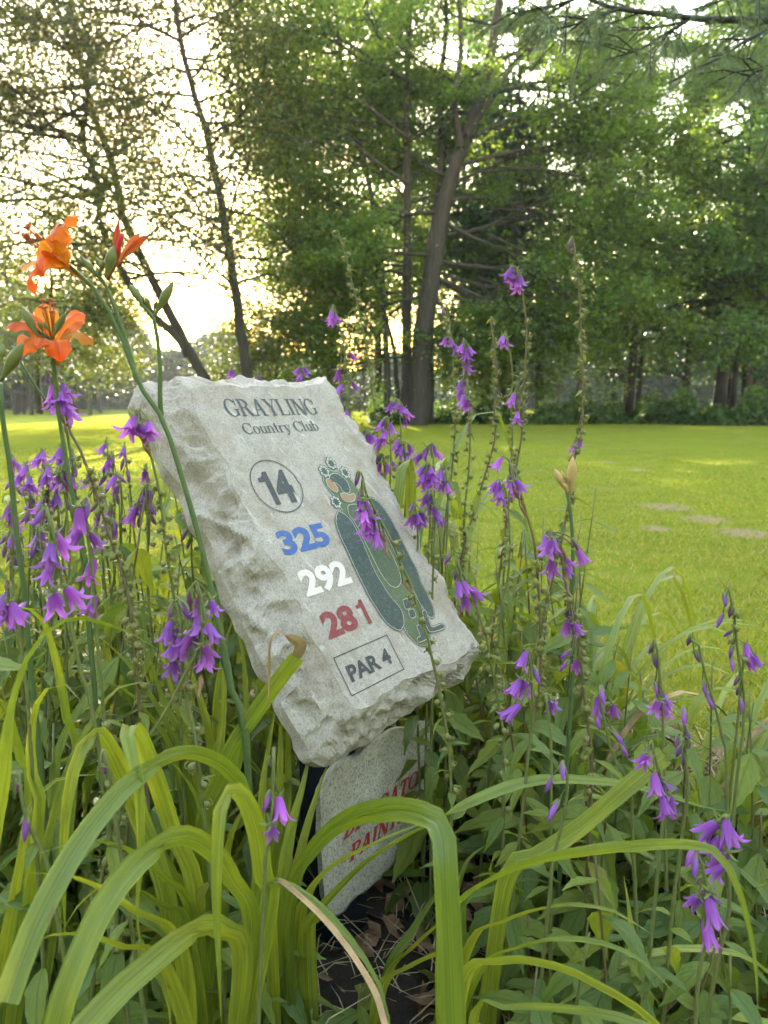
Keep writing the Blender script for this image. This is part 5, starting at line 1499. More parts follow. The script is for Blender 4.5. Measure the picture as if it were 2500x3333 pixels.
# clump in front of the sign
dB = daylily(Vector((-0.13, 0.93, 0)), 'daylily with one bright blade folded into an upside-down U in front of the lower slab', 'daylily clumps')
b = [dB.location + Vector((.01, 0, 0)), P(930, 3120, .90)]
add_blade(dB, b + [P(956, 2881, .86), P(997, 2799, .83), P(1064, 2717, .79), P(1146, 2662, .75), P(1228, 2640, .70), P(1300, 2632, .665), P(1370, 2646, .63), P(1425, 2672, .605), P(1446, 2720, .59), P(1453, 2866, .575), P(1464, 3071, .565), P(1474, 3333, .56), P(1478, 3420, .56)], .0235, [0, .1, .1, .2, .3, .5, .8, 1, 1, 1, 1], label='bright yellow-green blade folded over and hanging straight down', tip=False, n=46)
b = [dB.location + Vector((.03, .02, 0)), P(1000, 3080, .92)]
add_blade(dB, b + PP([(1018, 3000), (1115, 2881), (1207, 2794), (1310, 2728), (1412, 2676), (1515, 2622), (1651, 2565), (1771, 2540), (1922, 2543), (2042, 2556), (2163, 2586), (2284, 2625), (2374, 2640)], .88, .95), .026, .35, n=44)
b = [dB.location + Vector((.0, .03, 0)), P(970, 3050, .93)]
add_blade(dB, b + PP([(1002, 2917), (1069, 2830), (1156, 2774), (1258, 2727), (1345, 2692), (1420, 2665)], .91, .84), .021, .25)
b = [dB.location + Vector((-.02, .0, 0)), P(880, 2990, .80)]
add_blade(dB, b + PP([(860, 2880), (905, 2871), (977, 2907), (1054, 2963), (1130, 3045), (1187, 3122), (1238, 3214), (1269, 3333), (1275, 3420)], .74, .58), .017, .45)
add_blade(dB, PP([(890, 2862), (925, 2874), (985, 2925), (1048, 2984), (1110, 3056), (1165, 3134), (1222, 3232), (1255, 3340)], .735, .575), .006, .5, M_BLADE_DRY, 'dry_margin', tip=False)
for (pl, y0, y1, w) in (([(905, 3080), (925, 2840), (951, 2687), (985, 2560), (1003, 2480), (1030, 2400)], .93, 1.0, .023), ([(925, 3080), (960, 2860), (1000, 2690), (1040, 2560), (1075, 2470)], .97, 1.04, .020), ([(880, 3000), (905, 2700), (912, 2500), (915, 2330), (918, 2250)], .98, 1.04, .019),
                        ([(885, 3000), (928, 2700), (938, 2520), (936, 2340), (925, 2230)], 1.0, 1.06, .018), ([(865, 3000), (850, 2760), (856, 2560), (880, 2400), (905, 2260)], .96, 1.0, .017)):
    add_blade(dB, [dB.location + Vector((random.uniform(-.03, .03), .03, 0))] + PP(pl, y0, y1), w, .7)
for (pl, y0, y1, w) in (([(1258, 3173), (1335, 3045), (1407, 2932), (1480, 2840)], 1.0, 1.02, .018), ([(1258, 3190), (1350, 3080), (1450, 2990), (1530, 2930)], .98, .96, .018), ([(1240, 3220), (1330, 3150), (1440, 3100), (1560, 3080)], .93, .86, .02)):
    add_blade(dB, [Vector((-.02, 1.0, 0))] + PP(pl, y0, y1), w, .4)

# left front clump
dA = daylily(Vector((-0.22, 0.80, 0)), 'daylily with broad blades arching down to the lower left corner', 'daylily clumps')
LA = dA.location
add_blade(dA, [LA, P(870, 2990, .74), P(856, 2855, .72), P(846, 2760, .69), P(826, 2670, .66), P(796, 2600, .63), P(768, 2572, .61), P(735, 2584, .59), P(714, 2640, .575), P(708, 2722, .57), P(704, 2903, .56), P(710, 3084, .555), P(717, 3234, .55), P(720, 3330, .55)], .023, [0, .3, .6, .8, .9, 1, 1, 1, 1], n=44, label='narrow yellow-green blade folded sharply and hanging to a point', keel=.10)
add_blade(dA, [LA + Vector((-.01, 0, 0)), P(815, 3100, .74), P(752, 2860, .69), P(680, 2765, .655), P(603, 2726, .62), P(530, 2744, .595), P(452, 2800, .57), P(374, 2891, .545), P(313, 2993, .525), P(259, 3114, .505), P(211, 3234, .49), P(180, 3350, .48), P(160, 3450, .475)], .0215, [.5, .5, .5, .55, .6, .7, .8, .85], n=44, tip=False)
add_blade(dA, [LA + Vector((-.02, .03, 0)), P(840, 2900, .80), P(800, 2600, .80), P(740, 2505, .77), P(680, 2468, .73), P(620, 2452, .70), P(550, 2466, .665), P(480, 2505, .635), P(398, 2570, .60), P(330, 2650, .575), P(259, 2745, .55), P(199, 2845, .525), P(133, 2970, .50), P(78, 3100, .48), P(20, 3264, .46)], .0185, [.5, .5, .45, .45, .5, .7, .8, .85], n=48, tip=False)
add_blade(dA, [LA + Vector((.0, -.02, 0)), P(790, 3180, .70), P(723, 3030, .665), P(651, 3020, .64), P(573, 3065, .61), P(482, 3144, .58), P(392, 3222, .55), P(283, 3340, .52), P(220, 3430, .5)], .0235, [.2, .3, .6, .8, .8], n=36, tip=False)
add_blade(dA, [LA + Vector((-.05, .03, 0)), P(640, 3000, .78), P(560, 2700, .76), P(470, 2430, .70), P(424, 2362, .665), P(412, 2400, .64), P(430, 2460, .628), P(452, 2560, .62), P(458, 2700, .615), P(456, 2842, .61), P(446, 2963, .605), P(458, 3090, .60)], .0225, [0, .2, .5, .9, 1, 1, 1], n=46, label='broad blade bent double with a crumpled bright fold')
add_blade(dA, [LA + Vector((-.06, .04, 0)), P(560, 3050, .80), P(450, 2650, .80), P(350, 2420, .745), P(306, 2392, .71), P(262, 2440, .685), P(228, 2560, .67), P(208, 2722, .66), P(208, 2903, .65), P(212, 3053, .645)], .025, [0, .2, .5, .85, 1, 1], n=42)
for (pl, y0, y1, w, f) in (([(700, 3050), (690, 2800), (640, 2600), (560, 2480), (480, 2440)], .84, .8, .020, .4), ([(720, 3050), (740, 2780), (790, 2640), (860, 2560)], .86, .86, .02, .5), ([(640, 3050), (520, 2850), (400, 2760), (270, 2740), (120, 2780)], .76, .6, .021, .3),
                           ([(620, 3080), (520, 2950), (400, 2880), (300, 2900)], .74, .62, .019, .4), ([(650, 3100), (560, 2840), (420, 2600), (330, 2520)], .85, .78, .018, .5), ([(600, 3150), (420, 2960), (250, 2860), (60, 2840)], .7, .52, .02, .3), ([(560, 3200), (380, 3080), (200, 3040), (30, 3100)], .66, .5, .019, .4)):
    add_blade(dA, [LA + Vector((random.uniform(-.06, .04), random.uniform(-.02, .05), 0))] + PP(pl, y0, y1), w, f)

# far-left clump
dD = daylily(Vector((-0.52, 0.74, 0)), 'daylily whose wide pale blade arches from the left picture edge', 'daylily clumps')
LD = dD.location
add_blade(dD, [LD, P(-60, 3000, .64), P(-30, 2750, .61), P(5, 2571, .60), P(24, 2421, .60), P(38, 2325, .605), P(72, 2184, .615), P(121, 2090, .63), P(181, 2034, .65), P(253, 2012, .675), P(332, 2029, .70), P(422, 2060, .74), P(524, 2120, .78)], .0205, [1, 1, .9, .8, .5, .3, .2], n=42)
add_blade(dD, [LD + Vector((.03, .05, 0)), P(120, 2750, .74), P(100, 2500, .74), P(110, 2330, .74), P(140, 2260, .73), P(180, 2225, .72), P(240, 2240, .715), P(270, 2290, .71)], .020, [.6, .6, .4, .3], n=30)
add_blade(dD, [LD + Vector((.05, .08, 0)), P(240, 2600, .86), P(217, 2355, .85), P(193, 2204, .84), P(157, 2060, .82), P(121, 1999, .80), P(60, 1972, .77), P(0, 1985, .74)], .019, .4, n=32)
for (pl, y0, y1, w, f) in (([(150, 2700), (180, 2480), (260, 2300), (360, 2160), (460, 2080)], .9, .98, .02, .5), ([(90, 2700), (60, 2450), (20, 2300), (-40, 2250)], .8, .7, .02, .6), ([(190, 2650), (300, 2350), (400, 2230), (520, 2230)], .9, .92, .018, .5), ([(140, 2800), (190, 2600), (240, 2450), (310, 2330), (400, 2330)], .82, .84, .018, .6), ([(60, 2850), (90, 2650), (180, 2540), (330, 2520)], .75, .78, .018, .4)):
    add_blade(dD, [LD + Vector((random.uniform(-.04, .06), random.uniform(0, .08), 0))] + PP(pl, y0, y1), w, f)

# clump right of it, with the cut blade whose tip has dried
dE = daylily(Vector((-0.26, 1.0, 0)), 'daylily with a dry curled tip in front of the stone and the orange blooms', 'daylily clumps')
LE = dE.location
add_blade(dE, [LE + Vector((.02, -.04, 0)), P(660, 2760, .90), P(700, 2560, .88), P(760, 2425, .86), P(815, 2345, .85), P(892, 2234, .84), P(968, 2138, .83)], .020, .9, tip=False, base_w=.8, n=28, label='upright blade with a torn brown tip')
add_blade(dE, [P(966, 2140, .83), P(978, 2100, .825), P(950, 2078, .82), P(925, 2068, .815)], .015, .8, M_BLADE_DRY, 'dry_tip', n=12)
add_blade(dE, [P(930, 2068, .815), P(900, 2056, .81), P(880, 2100, .81), P(876, 2200, .81), P(872, 2290, .81)], .004, .5, M_BLADE_DRY, 'dry_tip', n=16)
for (pl, y0, y1, w, f) in (([(640, 2700), (560, 2400), (430, 2180), (330, 2080), (270, 2060)], .98, .95, .02, .5), ([(680, 2700), (720, 2400), (730, 2200), (725, 2060), (720, 1950)], 1.02, 1.1, .017, .8), ([(700, 2700), (770, 2500), (800, 2300), (790, 2130), (760, 2000)], 1.0, 1.05, .018, .7), 
                           ([(700, 2700), (690, 2450), (640, 2240), (560, 2080), (470, 1990)], 1.05, 1.1, .018, .5), ([(660, 2650), (620, 2450), (540, 2300), (500, 2180), (480, 2100)], 1.0, 1.0, .02, .8), ([(730, 2650), (700, 2350), (745, 2050), (800, 1980), (830, 2000)], 1.1, 1.15, .015, .5),
                           ([(650, 2600), (560, 2260), (520, 2080), (560, 1960), (640, 1900)], 1.1, 1.15, .016, .4), ([(600, 2600), (460, 2300), (330, 2220), (200, 2260)], .98, .9, .018, .4)):
    add_blade(dE, [LE + Vector((random.uniform(-.06, .06), random.uniform(-.03, .06), 0))] + PP(pl, y0, y1), w, f)

# right front clump
dC = daylily(Vector((0.08, 0.86, 0)), 'daylily sending one long thin blade arching to the right edge and down', 'daylily clumps')
LC = dC.location
add_blade(dC, [LC, P(1440, 3080, .80), P(1500, 2933, .78), P(1621, 2854, .75), P(1741, 2806, .72), P(1922, 2770, .68), P(2103, 2749, .65), P(2253, 2749, .625), P(2332, 2772, .61), P(2378, 2835, .60), P(2416, 2933, .595), P(2446, 3053, .59), P(2462, 3174, .585), P(2467, 3312, .58)], .0165, [.1, .2, .25, .3, .3, .5, .8, .9, .9], n=50)
add_blade(dC, [LC + Vector((.05, .05, 0)), P(1640, 2900, .86), P(1765, 2782, .86), P(1892, 2692, .85), P(2012, 2589, .84), P(2103, 2511, .835), P(2165, 2458, .83)], .0235, .8, n=30, tip=False, label='broad straight blade with a snapped-off tip')
add_blade(dC, [P(2163, 2460, .83), P(2190, 2452, .825), P(2212, 2468, .82)], .0200, .6, None, 'bent_tip', n=8)
add_blade(dC, [LC + Vector((.0, -.06, 0)), P(1500, 3230, .74), P(1640, 3135, .70), P(1753, 3138, .67), P(1862, 3168, .645), P(1952, 3216, .62), P(2042, 3264, .60), P(2133, 3335, .58), P(2200, 3420, .57)], .0175, .5, n=32, tip=False)
add_blade(dC, [LC + Vector((.02, -.08, 0)), P(1540, 3330, .70), P(1651, 3282, .68), P(1862, 3289, .63), P(2042, 3322, .60), P(2180, 3390, .58)], .011, .3, n=28, tip=False)
for (pl, y0, y1, w, f) in (([(1500, 3000), (1600, 2900), (1720, 2860), (1800, 2880)], .92, .9, .018, .4), ([(1520, 3100), (1640, 3000), (1800, 2950), (1980, 2960), (2120, 3040)], .85, .72, .018, .3), ([(1480, 2950), (1500, 2860), (1530, 2790), (1600, 2740)], .98, 1.0, .017, .5), ([(2050, 3350), (2060, 3150), (2050, 2980), (2030, 2850)], .8, .86, .022, .9), ([(1540, 3200), (1700, 3080), (1900, 3060), (2080, 3120), (2200, 3240)], .8, .64, .018, .3)):
    add_blade(dC, [LC + Vector((random.uniform(-.04, .08), random.uniform(-.02, .08), 0))] + PP(pl, y0, y1), w, f)

# far right and back clumps: whole fountains of narrow blades
def fountain(base, nblade, L, W, label, seed, az=None, rise=0.55, group='daylily clumps', dry=.08):
    r = random.Random(seed)
    root = daylily(Vector(base), label, group)
    for i in range(nblade):
        a = r.uniform(0, TAU) if az is None else r.uniform(*az)
        l = L * r.uniform(.7, 1.15); up = rise * r.uniform(.75, 1.25)
        hx, hy = math.cos(a), math.sin(a)
        p0 = root.location + Vector((r.uniform(-.04, .04), r.uniform(-.04, .04), 0))
        reach = l * r.uniform(.55, .8); h = l * up
        droop = r.uniform(.15, .75) * h
        pts = [p0, p0 + Vector((hx * reach * .12, hy * reach * .12, h * .5)), p0 + Vector((hx * reach * .34, hy * reach * .34, h * .9)), p0 + Vector((hx * reach * .62, hy * reach * .62, h)),
               p0 + Vector((hx * reach * .85, hy * reach * .85, h - droop * .45)), p0 + Vector((hx * reach, hy * reach, h - droop * 1.05))]
        add_blade(root, pts, W * r.uniform(.75, 1.15), 0.0, M_BLADE_DRY if r.random() < dry else None, n=18)
    return root
fountain((0.62, 1.35, 0), 26, .72, .017, 'daylily fountain of narrow blades spilling over the lawn edge at the right', 51, (R(-50), R(70)), .48)
fountain((0.45, 1.62, 0), 24, .78, .016, 'daylily with yellow-green blades arching towards the lawn behind the right bellflowers', 52, (R(-40), R(120)), .55)
fountain((0.80, 1.10, 0), 22, .66, .016, 'daylily with low layered blades in the right corner of the bed', 53, (R(-80), R(60)), .5)
fountain((0.30, 1.28, 0), 22, .70, .018, 'daylily behind the lower right corner of the stone', 54, (R(-25), R(80)), .6)
fountain((0.62, 0.92, 0), 18, .55, .017, 'daylily with shaded dark blades low at the right edge', 55, None, .55)
fountain((-0.85, 1.25, 0), 18, .66, .018, 'daylily with blades among the left bellflower patch', 56, None, .7)
fountain((-0.62, 1.05, 0), 16, .62, .019, 'daylily of upright blades behind the left foreground bells', 57, None, .85)
fountain((0.95, 1.55, 0), 18, .6, .013, 'daylily of thin grassy blades nearest the mown lawn', 58, (R(-60), R(90)), .4)
dN = fountain((0.06, 1.55, 0), 12, .75, .02, 'daylily behind the right edge of the stone with one blade bent flat', 59, (R(15), R(165)), .95)
add_blade(dN, [dN.location, P(1340, 1900, 1.45), P(1338, 1664, 1.42), P(1336, 1540, 1.40), P(1328, 1500, 1.39), P(1312, 1496, 1.38), P(1304, 1560, 1.37), P(1294, 1652, 1.36)], .021, [.8, .9, .9, .8, .8, 1], n=30, label='pale blade bent over at the middle', tip=False)

# scapes, buds and blooms
def bud_lily(L, w, m):
    V, Fc = [], []
    zs = np.linspace(0, 1, 10)
    rad = [.22, .26, .36, .50, .62, .70, .68, .56, .36, .08]
    tube([(0, 0, z * L) for z in zs], [r_ * w * .43 for r_ in rad], 9, V, Fc)
    for i, v in enumerate(V):
        a = math.atan2(v[1], v[0]); k = 1 + .10 * math.cos(3 * a)
        V[i] = (v[0] * k, v[1] * k, v[2])
    return new_mesh('bud', V, Fc, m)
def add_bud(root, a, b, w, ripe=False, label=None):
    a, b = Vector(a), Vector(b)
    d = b - a
    me = bud_lily(d.length, w, M_LBUD_O if ripe else M_LBUD)
    o = link('bud', me, root, Matrix.Translation(a - root.location) @ Vector((0, 0, 1)).rotation_difference(d.normalized()).to_matrix().to_4x4())
    return o
def add_scape(root, pts, r0, r1, nodes=()):
    V, Fc = [], []
    S = spline(pts, 40)
    rad = np.linspace(r0, r1, 40) * .86
    for k in nodes: rad[int(k * 39)] *= 1.35
    tube(S, rad, 8, V, Fc)
    for k in nodes:          # little sheathing bract at each joint
        i = int(k * 39); t = Vector(S[min(i + 1, 39)] - S[i - 1]).normalized()
        p = Vector(S[i]); s = t.cross(Vector((0, 1, 0))).normalized(); b_ = len(V)
        for (h, w_, o_) in ((0, .005, .004), (.012, .005, .0055), (.026, .001, .007)):
            V.append(tuple(p + t * h + s * o_ + Vector((0, w_, 0)))); V.append(tuple(p + t * h + s * o_ - Vector((0, w_, 0))))
        Fc += [(b_, b_ + 1, b_ + 3, b_ + 2), (b_ + 2, b_ + 3, b_ + 5, b_ + 4)]
    me = new_mesh('scape', V, Fc, M_SCAPE); me.transform(Matrix.Translation(-root.location))
    return link('scape', me, root)
def tepal(name, path, W, m, ruffle, seed, n=16, nar=.35):
    """petal through 3-D points; ruffled edge"""
    A = spline(path, n); T = np.gradient(A, axis=0); T /= np.linalg.norm(T, axis=1)[:, None]
    V, UV, Fc = [], [], []
    prev = None
    return A, T
def lily_bloom(root, base, axis, size, seed, curls, m=M_LILY, wmul=1.0, label=None, ruffle=.10, throat=True, spread=1.0):
    """six (or more) recurved tepals round an axis; curls: list of (angle deg, length, recurve, width, layer)"""
    r = random.Random(seed)
    base = Vector(base); ax = Vector(axis).normalized()
    q = Vector((0, 0, 1)).rotation_difference(ax)
    V, Fc = [], []
    tube([base - ax * size * .42, base - ax * size * .2, base, base + ax * size * .12], [size * .045, size * .055, size * .075, size * .10], 8, V, Fc)
    uv = [(.5, .1)] * len(V)
    me = new_mesh('flower', V, Fc, m, uv); me.transform(Matrix.Translation(-base))
    fl = link('flower', me, root, Matrix.Translation(base - root.location))
    if label: fl['label'] = label
    for (ang, ln, rec, wd, tw) in curls:
        a = R(ang)
        n, nu = 16, 6
        L = size * ln
        V, UV, Fc = [], [], []
        u = Vector((math.cos(a), math.sin(a), 0)); v = Vector((-math.sin(a), math.cos(a), 0))
        ph = .42 * spread; x, z = size * .06, 0.0
        for i in range(n + 1):
            t = i / n
            w = size * wd * wmul * (.22 + .95 * math.sin(min(1, t * 1.05) * math.pi * .80) ** 1.1) * (1 if t < .78 else max(.08, 1 - ((t - .78) / .22) ** 1.8))
            cen = u * x + Vector((0, 0, 1)) * z
            tan = u * math.sin(ph) + Vector((0, 0, 1)) * math.cos(ph)
            nrm = u * math.cos(ph) - Vector((0, 0, 1)) * math.sin(ph)
            tws = tw * t
            vv = v * math.cos(tws) + nrm * math.sin(tws)
            n2 = nrm * math.cos(tws) - v * math.sin(tws)
            for j in range(nu + 1):
                s = j / nu * 2 - 1
                bow = -.25 * w * (s * s) * (1 - t * .8) + ruffle * w * abs(s) * math.sin(t * 15 + seed + (2 if s > 0 else 0)) + .10 * w * (abs(s) < .2)
                V.append(tuple(q @ (cen + vv * s * w * .5 - n2 * bow))); UV.append(((s + 1) / 2, t))
            ph += rec / n * (0.25 + 1.7 * t)
            x += math.sin(ph) * L / n; z += math.cos(ph) * L / n
        for i in range(n):
            for j in range(nu):
                k = i * (nu + 1) + j
                Fc.append((k, k + 1, k + nu + 2, k + nu + 1))
        link('petal', new_mesh('petal', V, Fc, m, UV), fl)
    if throat:
        V, Fc = [], []
        for k in range(6):
            a = TAU * k / 6 + .4 + r.uniform(-.2, .2)
            d = Vector((math.cos(a) * .28, math.sin(a) * .28, 1)); L = size * r.uniform(.75, .95)
            pts = [q @ (d * L * f * .5 + Vector((0, 0, 1)) * L * f * .5) + (q @ Vector((0, 0, 0))) for f in (0, .35, .7, 1)]
            tube(pts, [.0008] * 4, 4, V, Fc)
            e = pts[-1]; tube([e - Vector((.003, 0, 0)), e + Vector((.003, 0, .001))], [.0013, .0013], 5, V, Fc)
        link('stamens', new_mesh('stamens', V, Fc, M_LILY_RED), fl)
    return fl

YS = 0.88
sc1 = daylily(Vector((P(805, 2466, .9).x, .93, 0)), 'tall daylily scape leaning left across the stone with an orange bloom and green buds', 'flowering daylily scapes')
main = PP([(805, 2466), (762, 2285), (718, 2068), (689, 1923), (646, 1742), (595, 1562), (545, 1402), (523, 1352), (472, 1280), (440, 1236), (423, 1171), (391, 1084), (353, 1008), (315, 948), (271, 908), (228, 867)], .86, .84)
add_scape(sc1, [sc1.location] + main, .0072, .0026, (.52, .60))
add_scape(sc1, PP([(445, 1240), (420, 1140), (380, 1019), (347, 938), (326, 905), (300, 880)], .85, .84), .0034, .0022)
add_scape(sc1, PP([(525, 1352), (521, 1290), (521, 1193), (512, 1100), (499, 1030)], .855, .85), .0034, .0024)
lily_bloom(sc1, P(216, 862, .84), (-.62, -.38, .58), .058, 3, [(20, 1.0, 1.6, .42, .3), (80, 1.0, 1.2, .42, -.2), (140, 1.1, 2.2, .36, .6), (200, 1.05, 2.6, .34, .3), (262, 1.1, 2.2, .36, -.5), (320, 1.05, 1.4, .44, .1), (50, .8, .6, .40, .2), (170, .85, .9, .36, -.3), (290, .8, .6, .40, .2)], label='orange double daylily bloom turned to the left', spread=1.25, ruffle=.16)
lily_bloom(sc1, P(372, 862, .835), (.42, .1, .9), .042, 8, [(0, 1.1, .5, .16, 1.2), (70, 1.15, .2, .15, -1.4), (140, 1.0, .6, .15, 1.0), (210, 1.1, .1, .15, -1), (280, 1.0, .7, .16, 1.4)], M_LILY_RED, label='withered dark red bloom rolled up', throat=False, spread=.5)
for (a, bq, w, y) in (((318, 902), (268, 842), .0135, .842), ((345, 905), (371, 800), .019, .83), ((326, 890), (336, 846), .011, .838), ((300, 880), (244, 838), .010, .845), ((290, 872), (262, 832), .008, .846), ((335, 880), (312, 838), .010, .85), ((330, 900), (316, 872), .008, .835), ((356, 900), (352, 850), .012, .845),
                      ((465, 992), (422, 926), .0145, .85), ((505, 1024), (564, 916), .017, .85), ((486, 1005), (474, 966), .010, .852), ((500, 1015), (510, 978), .007, .852)):
    add_bud(sc1, P(*a, y), P(*bq, y - .005), w)
add_scape(sc1, PP([(499, 1032), (480, 1010), (462, 990)], .85, .85), .0024, .0018)
add_scape(sc1, PP([(499, 1032), (503, 1026), (508, 1018)], .85, .85), .0024, .0020)

sc2 = daylily(Vector((P(300, 2000, .95).x, .98, 0)), 'daylily scape bearing the lower orange bloom and two slim green buds', 'flowering daylily scapes')
add_scape(sc2, [sc2.location] + PP([(296, 2100), (289, 1903), (271, 1782), (241, 1638), (228, 1572), (206, 1437), (190, 1344), (179, 1236), (171, 1138), (172, 1108)], .92, .90), .0055, .0028, (.8,))
lily_bloom(sc2, P(176, 1128, .905), (.10, -.42, .75), .058, 5, [(0, 1.0, 2.3, .42, .2), (60, 1.0, 1.4, .40, -.3), (120, 1.0, 1.0, .40, .2), (180, 1.1, 2.0, .36, -.1), (240, 1.0, 2.6, .40, .3), (300, .95, 2.8, .42, -.3), (30, .8, 1.0, .30, .2), (150, .8, .8, .28, -.2), (270, .8, 1.6, .3, .1)], label='orange double daylily bloom turned up', spread=1.2, ruffle=.16)
add_scape(sc2, PP([(172, 1110), (150, 1095), (130, 1082), (118, 1070)], .90, .89), .0026, .0020)
add_scape(sc2, PP([(166, 1138), (150, 1110), (135, 1080)], .895, .885), .0024, .0018)
for (a, bq, w, y) in (((128, 1104), (70, 995), .0165, .885), ((172, 1098), (214, 1016), .0125, .88), ((140, 1078), (124, 1045), .009, .885), ((162, 1082), (142, 1048), .008, .88), ((176, 1080), (186, 1046), .008, .885)):
    add_bud(sc2, P(*a, y), P(*bq, y - .005), w)

sc3 = daylily(Vector((P(90, 2100, .86).x, .9, 0)), 'daylily scape at the left picture edge with one fat closed bud', 'flowering daylily scapes')
add_scape(sc3, [sc3.location] + PP([(95, 2120), (90, 2023), (81, 1933), (60, 1782), (43, 1627), (33, 1518), (11, 1382), (2, 1300), (0, 1247)], .83, .8), .0058, .003, (.55,))
add_bud(sc3, P(4, 1238, .79), P(74, 1115, .78), .021, label=None)
add_bud(sc3, P(0, 1180, .80), P(10, 1120, .80), .012)
add_bud(sc3, P(-10, 1150, .81), P(4, 1105, .81), .010)
add_scape(sc3, PP([(152, 1306), (110, 1250), (75, 1190), (46, 1138)], .95, .95), .0024, .002) if False else None
sc4 = daylily(Vector((P(160, 1310, 1.1).x + .03, 1.15, 0)), 'bare thin daylily scape slanting behind the lower orange bloom', 'flowering daylily scapes')
add_scape(sc4, [sc4.location, P(240, 1560, 1.12)] + PP([(152, 1306), (110, 1250), (75, 1190), (46, 1138)], 1.1, 1.08), .0034, .0022)
add_bud(sc4, P(46, 1138, 1.08), P(40, 1126, 1.08), .008)
sc5 = daylily(Vector((P(1862, 1950, 1.08).x, 1.12, 0)), 'daylily scape with pale closed buds standing alone against the lawn at the right', 'flowering daylily scapes')
add_scape(sc5, [sc5.location] + PP([(1864, 2200), (1862, 2020), (1863, 1903), (1865, 1812), (1862, 1722), (1853, 1640), (1845, 1600)], 1.1, 1.08), .005, .0030, (.85,))
for (a, bq, w, y) in (((1858, 1612), (1864, 1486), .024, 1.075), ((1844, 1600), (1804, 1526), .0185, 1.075), ((1850, 1598), (1828, 1532), .013, 1.085), ((1848, 1604), (1836, 1572), .010, 1.07)):
    add_bud(sc5, P(*a, y), P(*bq, y - .005), w, True)

# ---- leafy plants filling the bed
STONE_BOX = (430, 1240, 1545, 2490)
def clear_of_sign(x, y, h):
    """would a shoot of height h here hide the stone or the slab?"""
    px, py = proj((x, y, h))
    depth = 1.20 + .62 * max(0, x + .10)
    if y > depth + .14: return True                             # stands behind the sign
    if py < 2520 and px > 430 + (py - 1280) * .487 - 120 and px < 1050 + (py - 1245) * .55 + 130: return False
    if y < 1.45 and 920 < px < 1660 and py < 3030: return False
    return True
rr = random.Random(12)
FILL = [('leafy bellflower shoot without flowers in the sunny growth left of the stone', 'leafy shoots left of the stone'), ('leafy bellflower shoot without flowers among the daylily blades right of the stone', 'leafy shoots right of the stone'), ('low shaded bellflower shoot with heart-shaped leaves in the front of the bed', 'leafy shoots in the foreground')]
count = 0
def shoot(x, y, h, big):
    global count
    px, py = proj((x, y, h * .6))
    k = 2 if y < .95 else (0 if x < -.08 else 1)
    root = thing('bellflower_shoot', (x, y, 0), FILL[k][0], 'plant', FILL[k][1])
    lean = Vector((rr.uniform(-.12, .12), rr.uniform(-.10, .10), 0)) * h
    S = spline([(0, 0, 0), lean * .3 + Vector((0, 0, h * .5)), lean + Vector((0, 0, h))], 12)
    V, Fc = [], []
    tube(S, np.linspace(.0028, .0014, 12), 5, V, Fc)
    link('stem', new_mesh('stem', V, Fc, M_STEM if rr.random() < .6 else M_STEM_R), root)
    a = rr.uniform(0, TAU)
    nleaf = int(9 + h * 20)
    for i in range(nleaf):
        f = .12 + .88 * (i + rr.random() * .5) / nleaf
        q = Vector(S[min(11, int(f * 11))])
        a += 2.4 + rr.uniform(-.4, .4)
        sz = big * rr.uniform(.7, 1.2) * (1.1 - .45 * f)
        msh = rr.choice(LEAF_LOW if f < .45 else LEAF_MID if f < .85 else LEAF_UP)
        link('leaf', msh, root, place(q, leaf_rot(a, rr.uniform(-.85, .3), rr.uniform(-.45, .45)), sz))
    count += 1
    SHOOTS.append((root, proj((x, y, h * .85)), h))
MARKS = [((300, 1750), 'the loose pale left bells'), ((620, 2080), 'the biggest bell cluster'), ((180, 1860), 'the left foreground bells'), ((90, 1700), 'the fat closed daylily bud scape'), ((500, 1620), 'the leaning daylily scape'), ((240, 2050), 'the wide pale arching blade'),
         ((890, 2650), 'the two star-like bells'), ((720, 2750), 'the narrow folded blade'), ((450, 2600), 'the blade bent double'), ((300, 3050), 'the lower left arching blades'), ((1230, 2700), 'the lower slab'), ((1460, 2950), 'the hanging U-shaped blade'), ((900, 2230), 'the dry curled tip'),
         ((1390, 1550), 'the fullest violet cluster'), ((1520, 1950), 'the leaning right bellflower'), ((1700, 1570), 'the arching bellflower tip'), ((1860, 1560), 'the pale closed daylily buds'), ((1800, 1850), 'the many-belled right bellflower'), ((1690, 2220), 'the three short bell tiers'), ((1900, 2550), 'the long striped blade'),
         ((2100, 2520), 'the snapped broad blade'), ((2150, 2280), 'the two large right bells'), ((2400, 2150), 'the thin stem of closed buds'), ((2340, 2760), 'the large bells at the right'), ((2290, 2980), 'the lowest right bells'), ((1900, 3170), 'the broad blade at the bottom right'), ((2100, 2760), 'the long thin arching blade'), ((700, 3250), 'the bottom tip of the folded blade')]
SHOOTS = []
def label_shoots():
    by = {}
    for root, (px, py), h in SHOOTS:
        (mx, my), nm = min(MARKS, key=lambda q: (q[0][0] - px) ** 2 + (q[0][1] - py) ** 2)
        rel = ('left of' if px < mx else 'right of') if abs(px - mx) > abs(py - my) else ('above' if py < my else 'below')
        by.setdefault((rel, nm), []).append((root, h))
    for (rel, nm), lst in by.items():
        lst.sort(key=lambda q: q[0].location.y)
        for i, (root, h) in enumerate(lst):
            if len(lst) == 1: root['label'] = 'flowerless leafy bellflower shoot just %s %s' % (rel, nm)
            else: root['label'] = '%s leafy bellflower shoot %s %s' % ('nearest' if i == 0 else 'farthest' if i == len(lst) - 1 else ORD[i] + ' nearest', rel, nm)
tries = 0
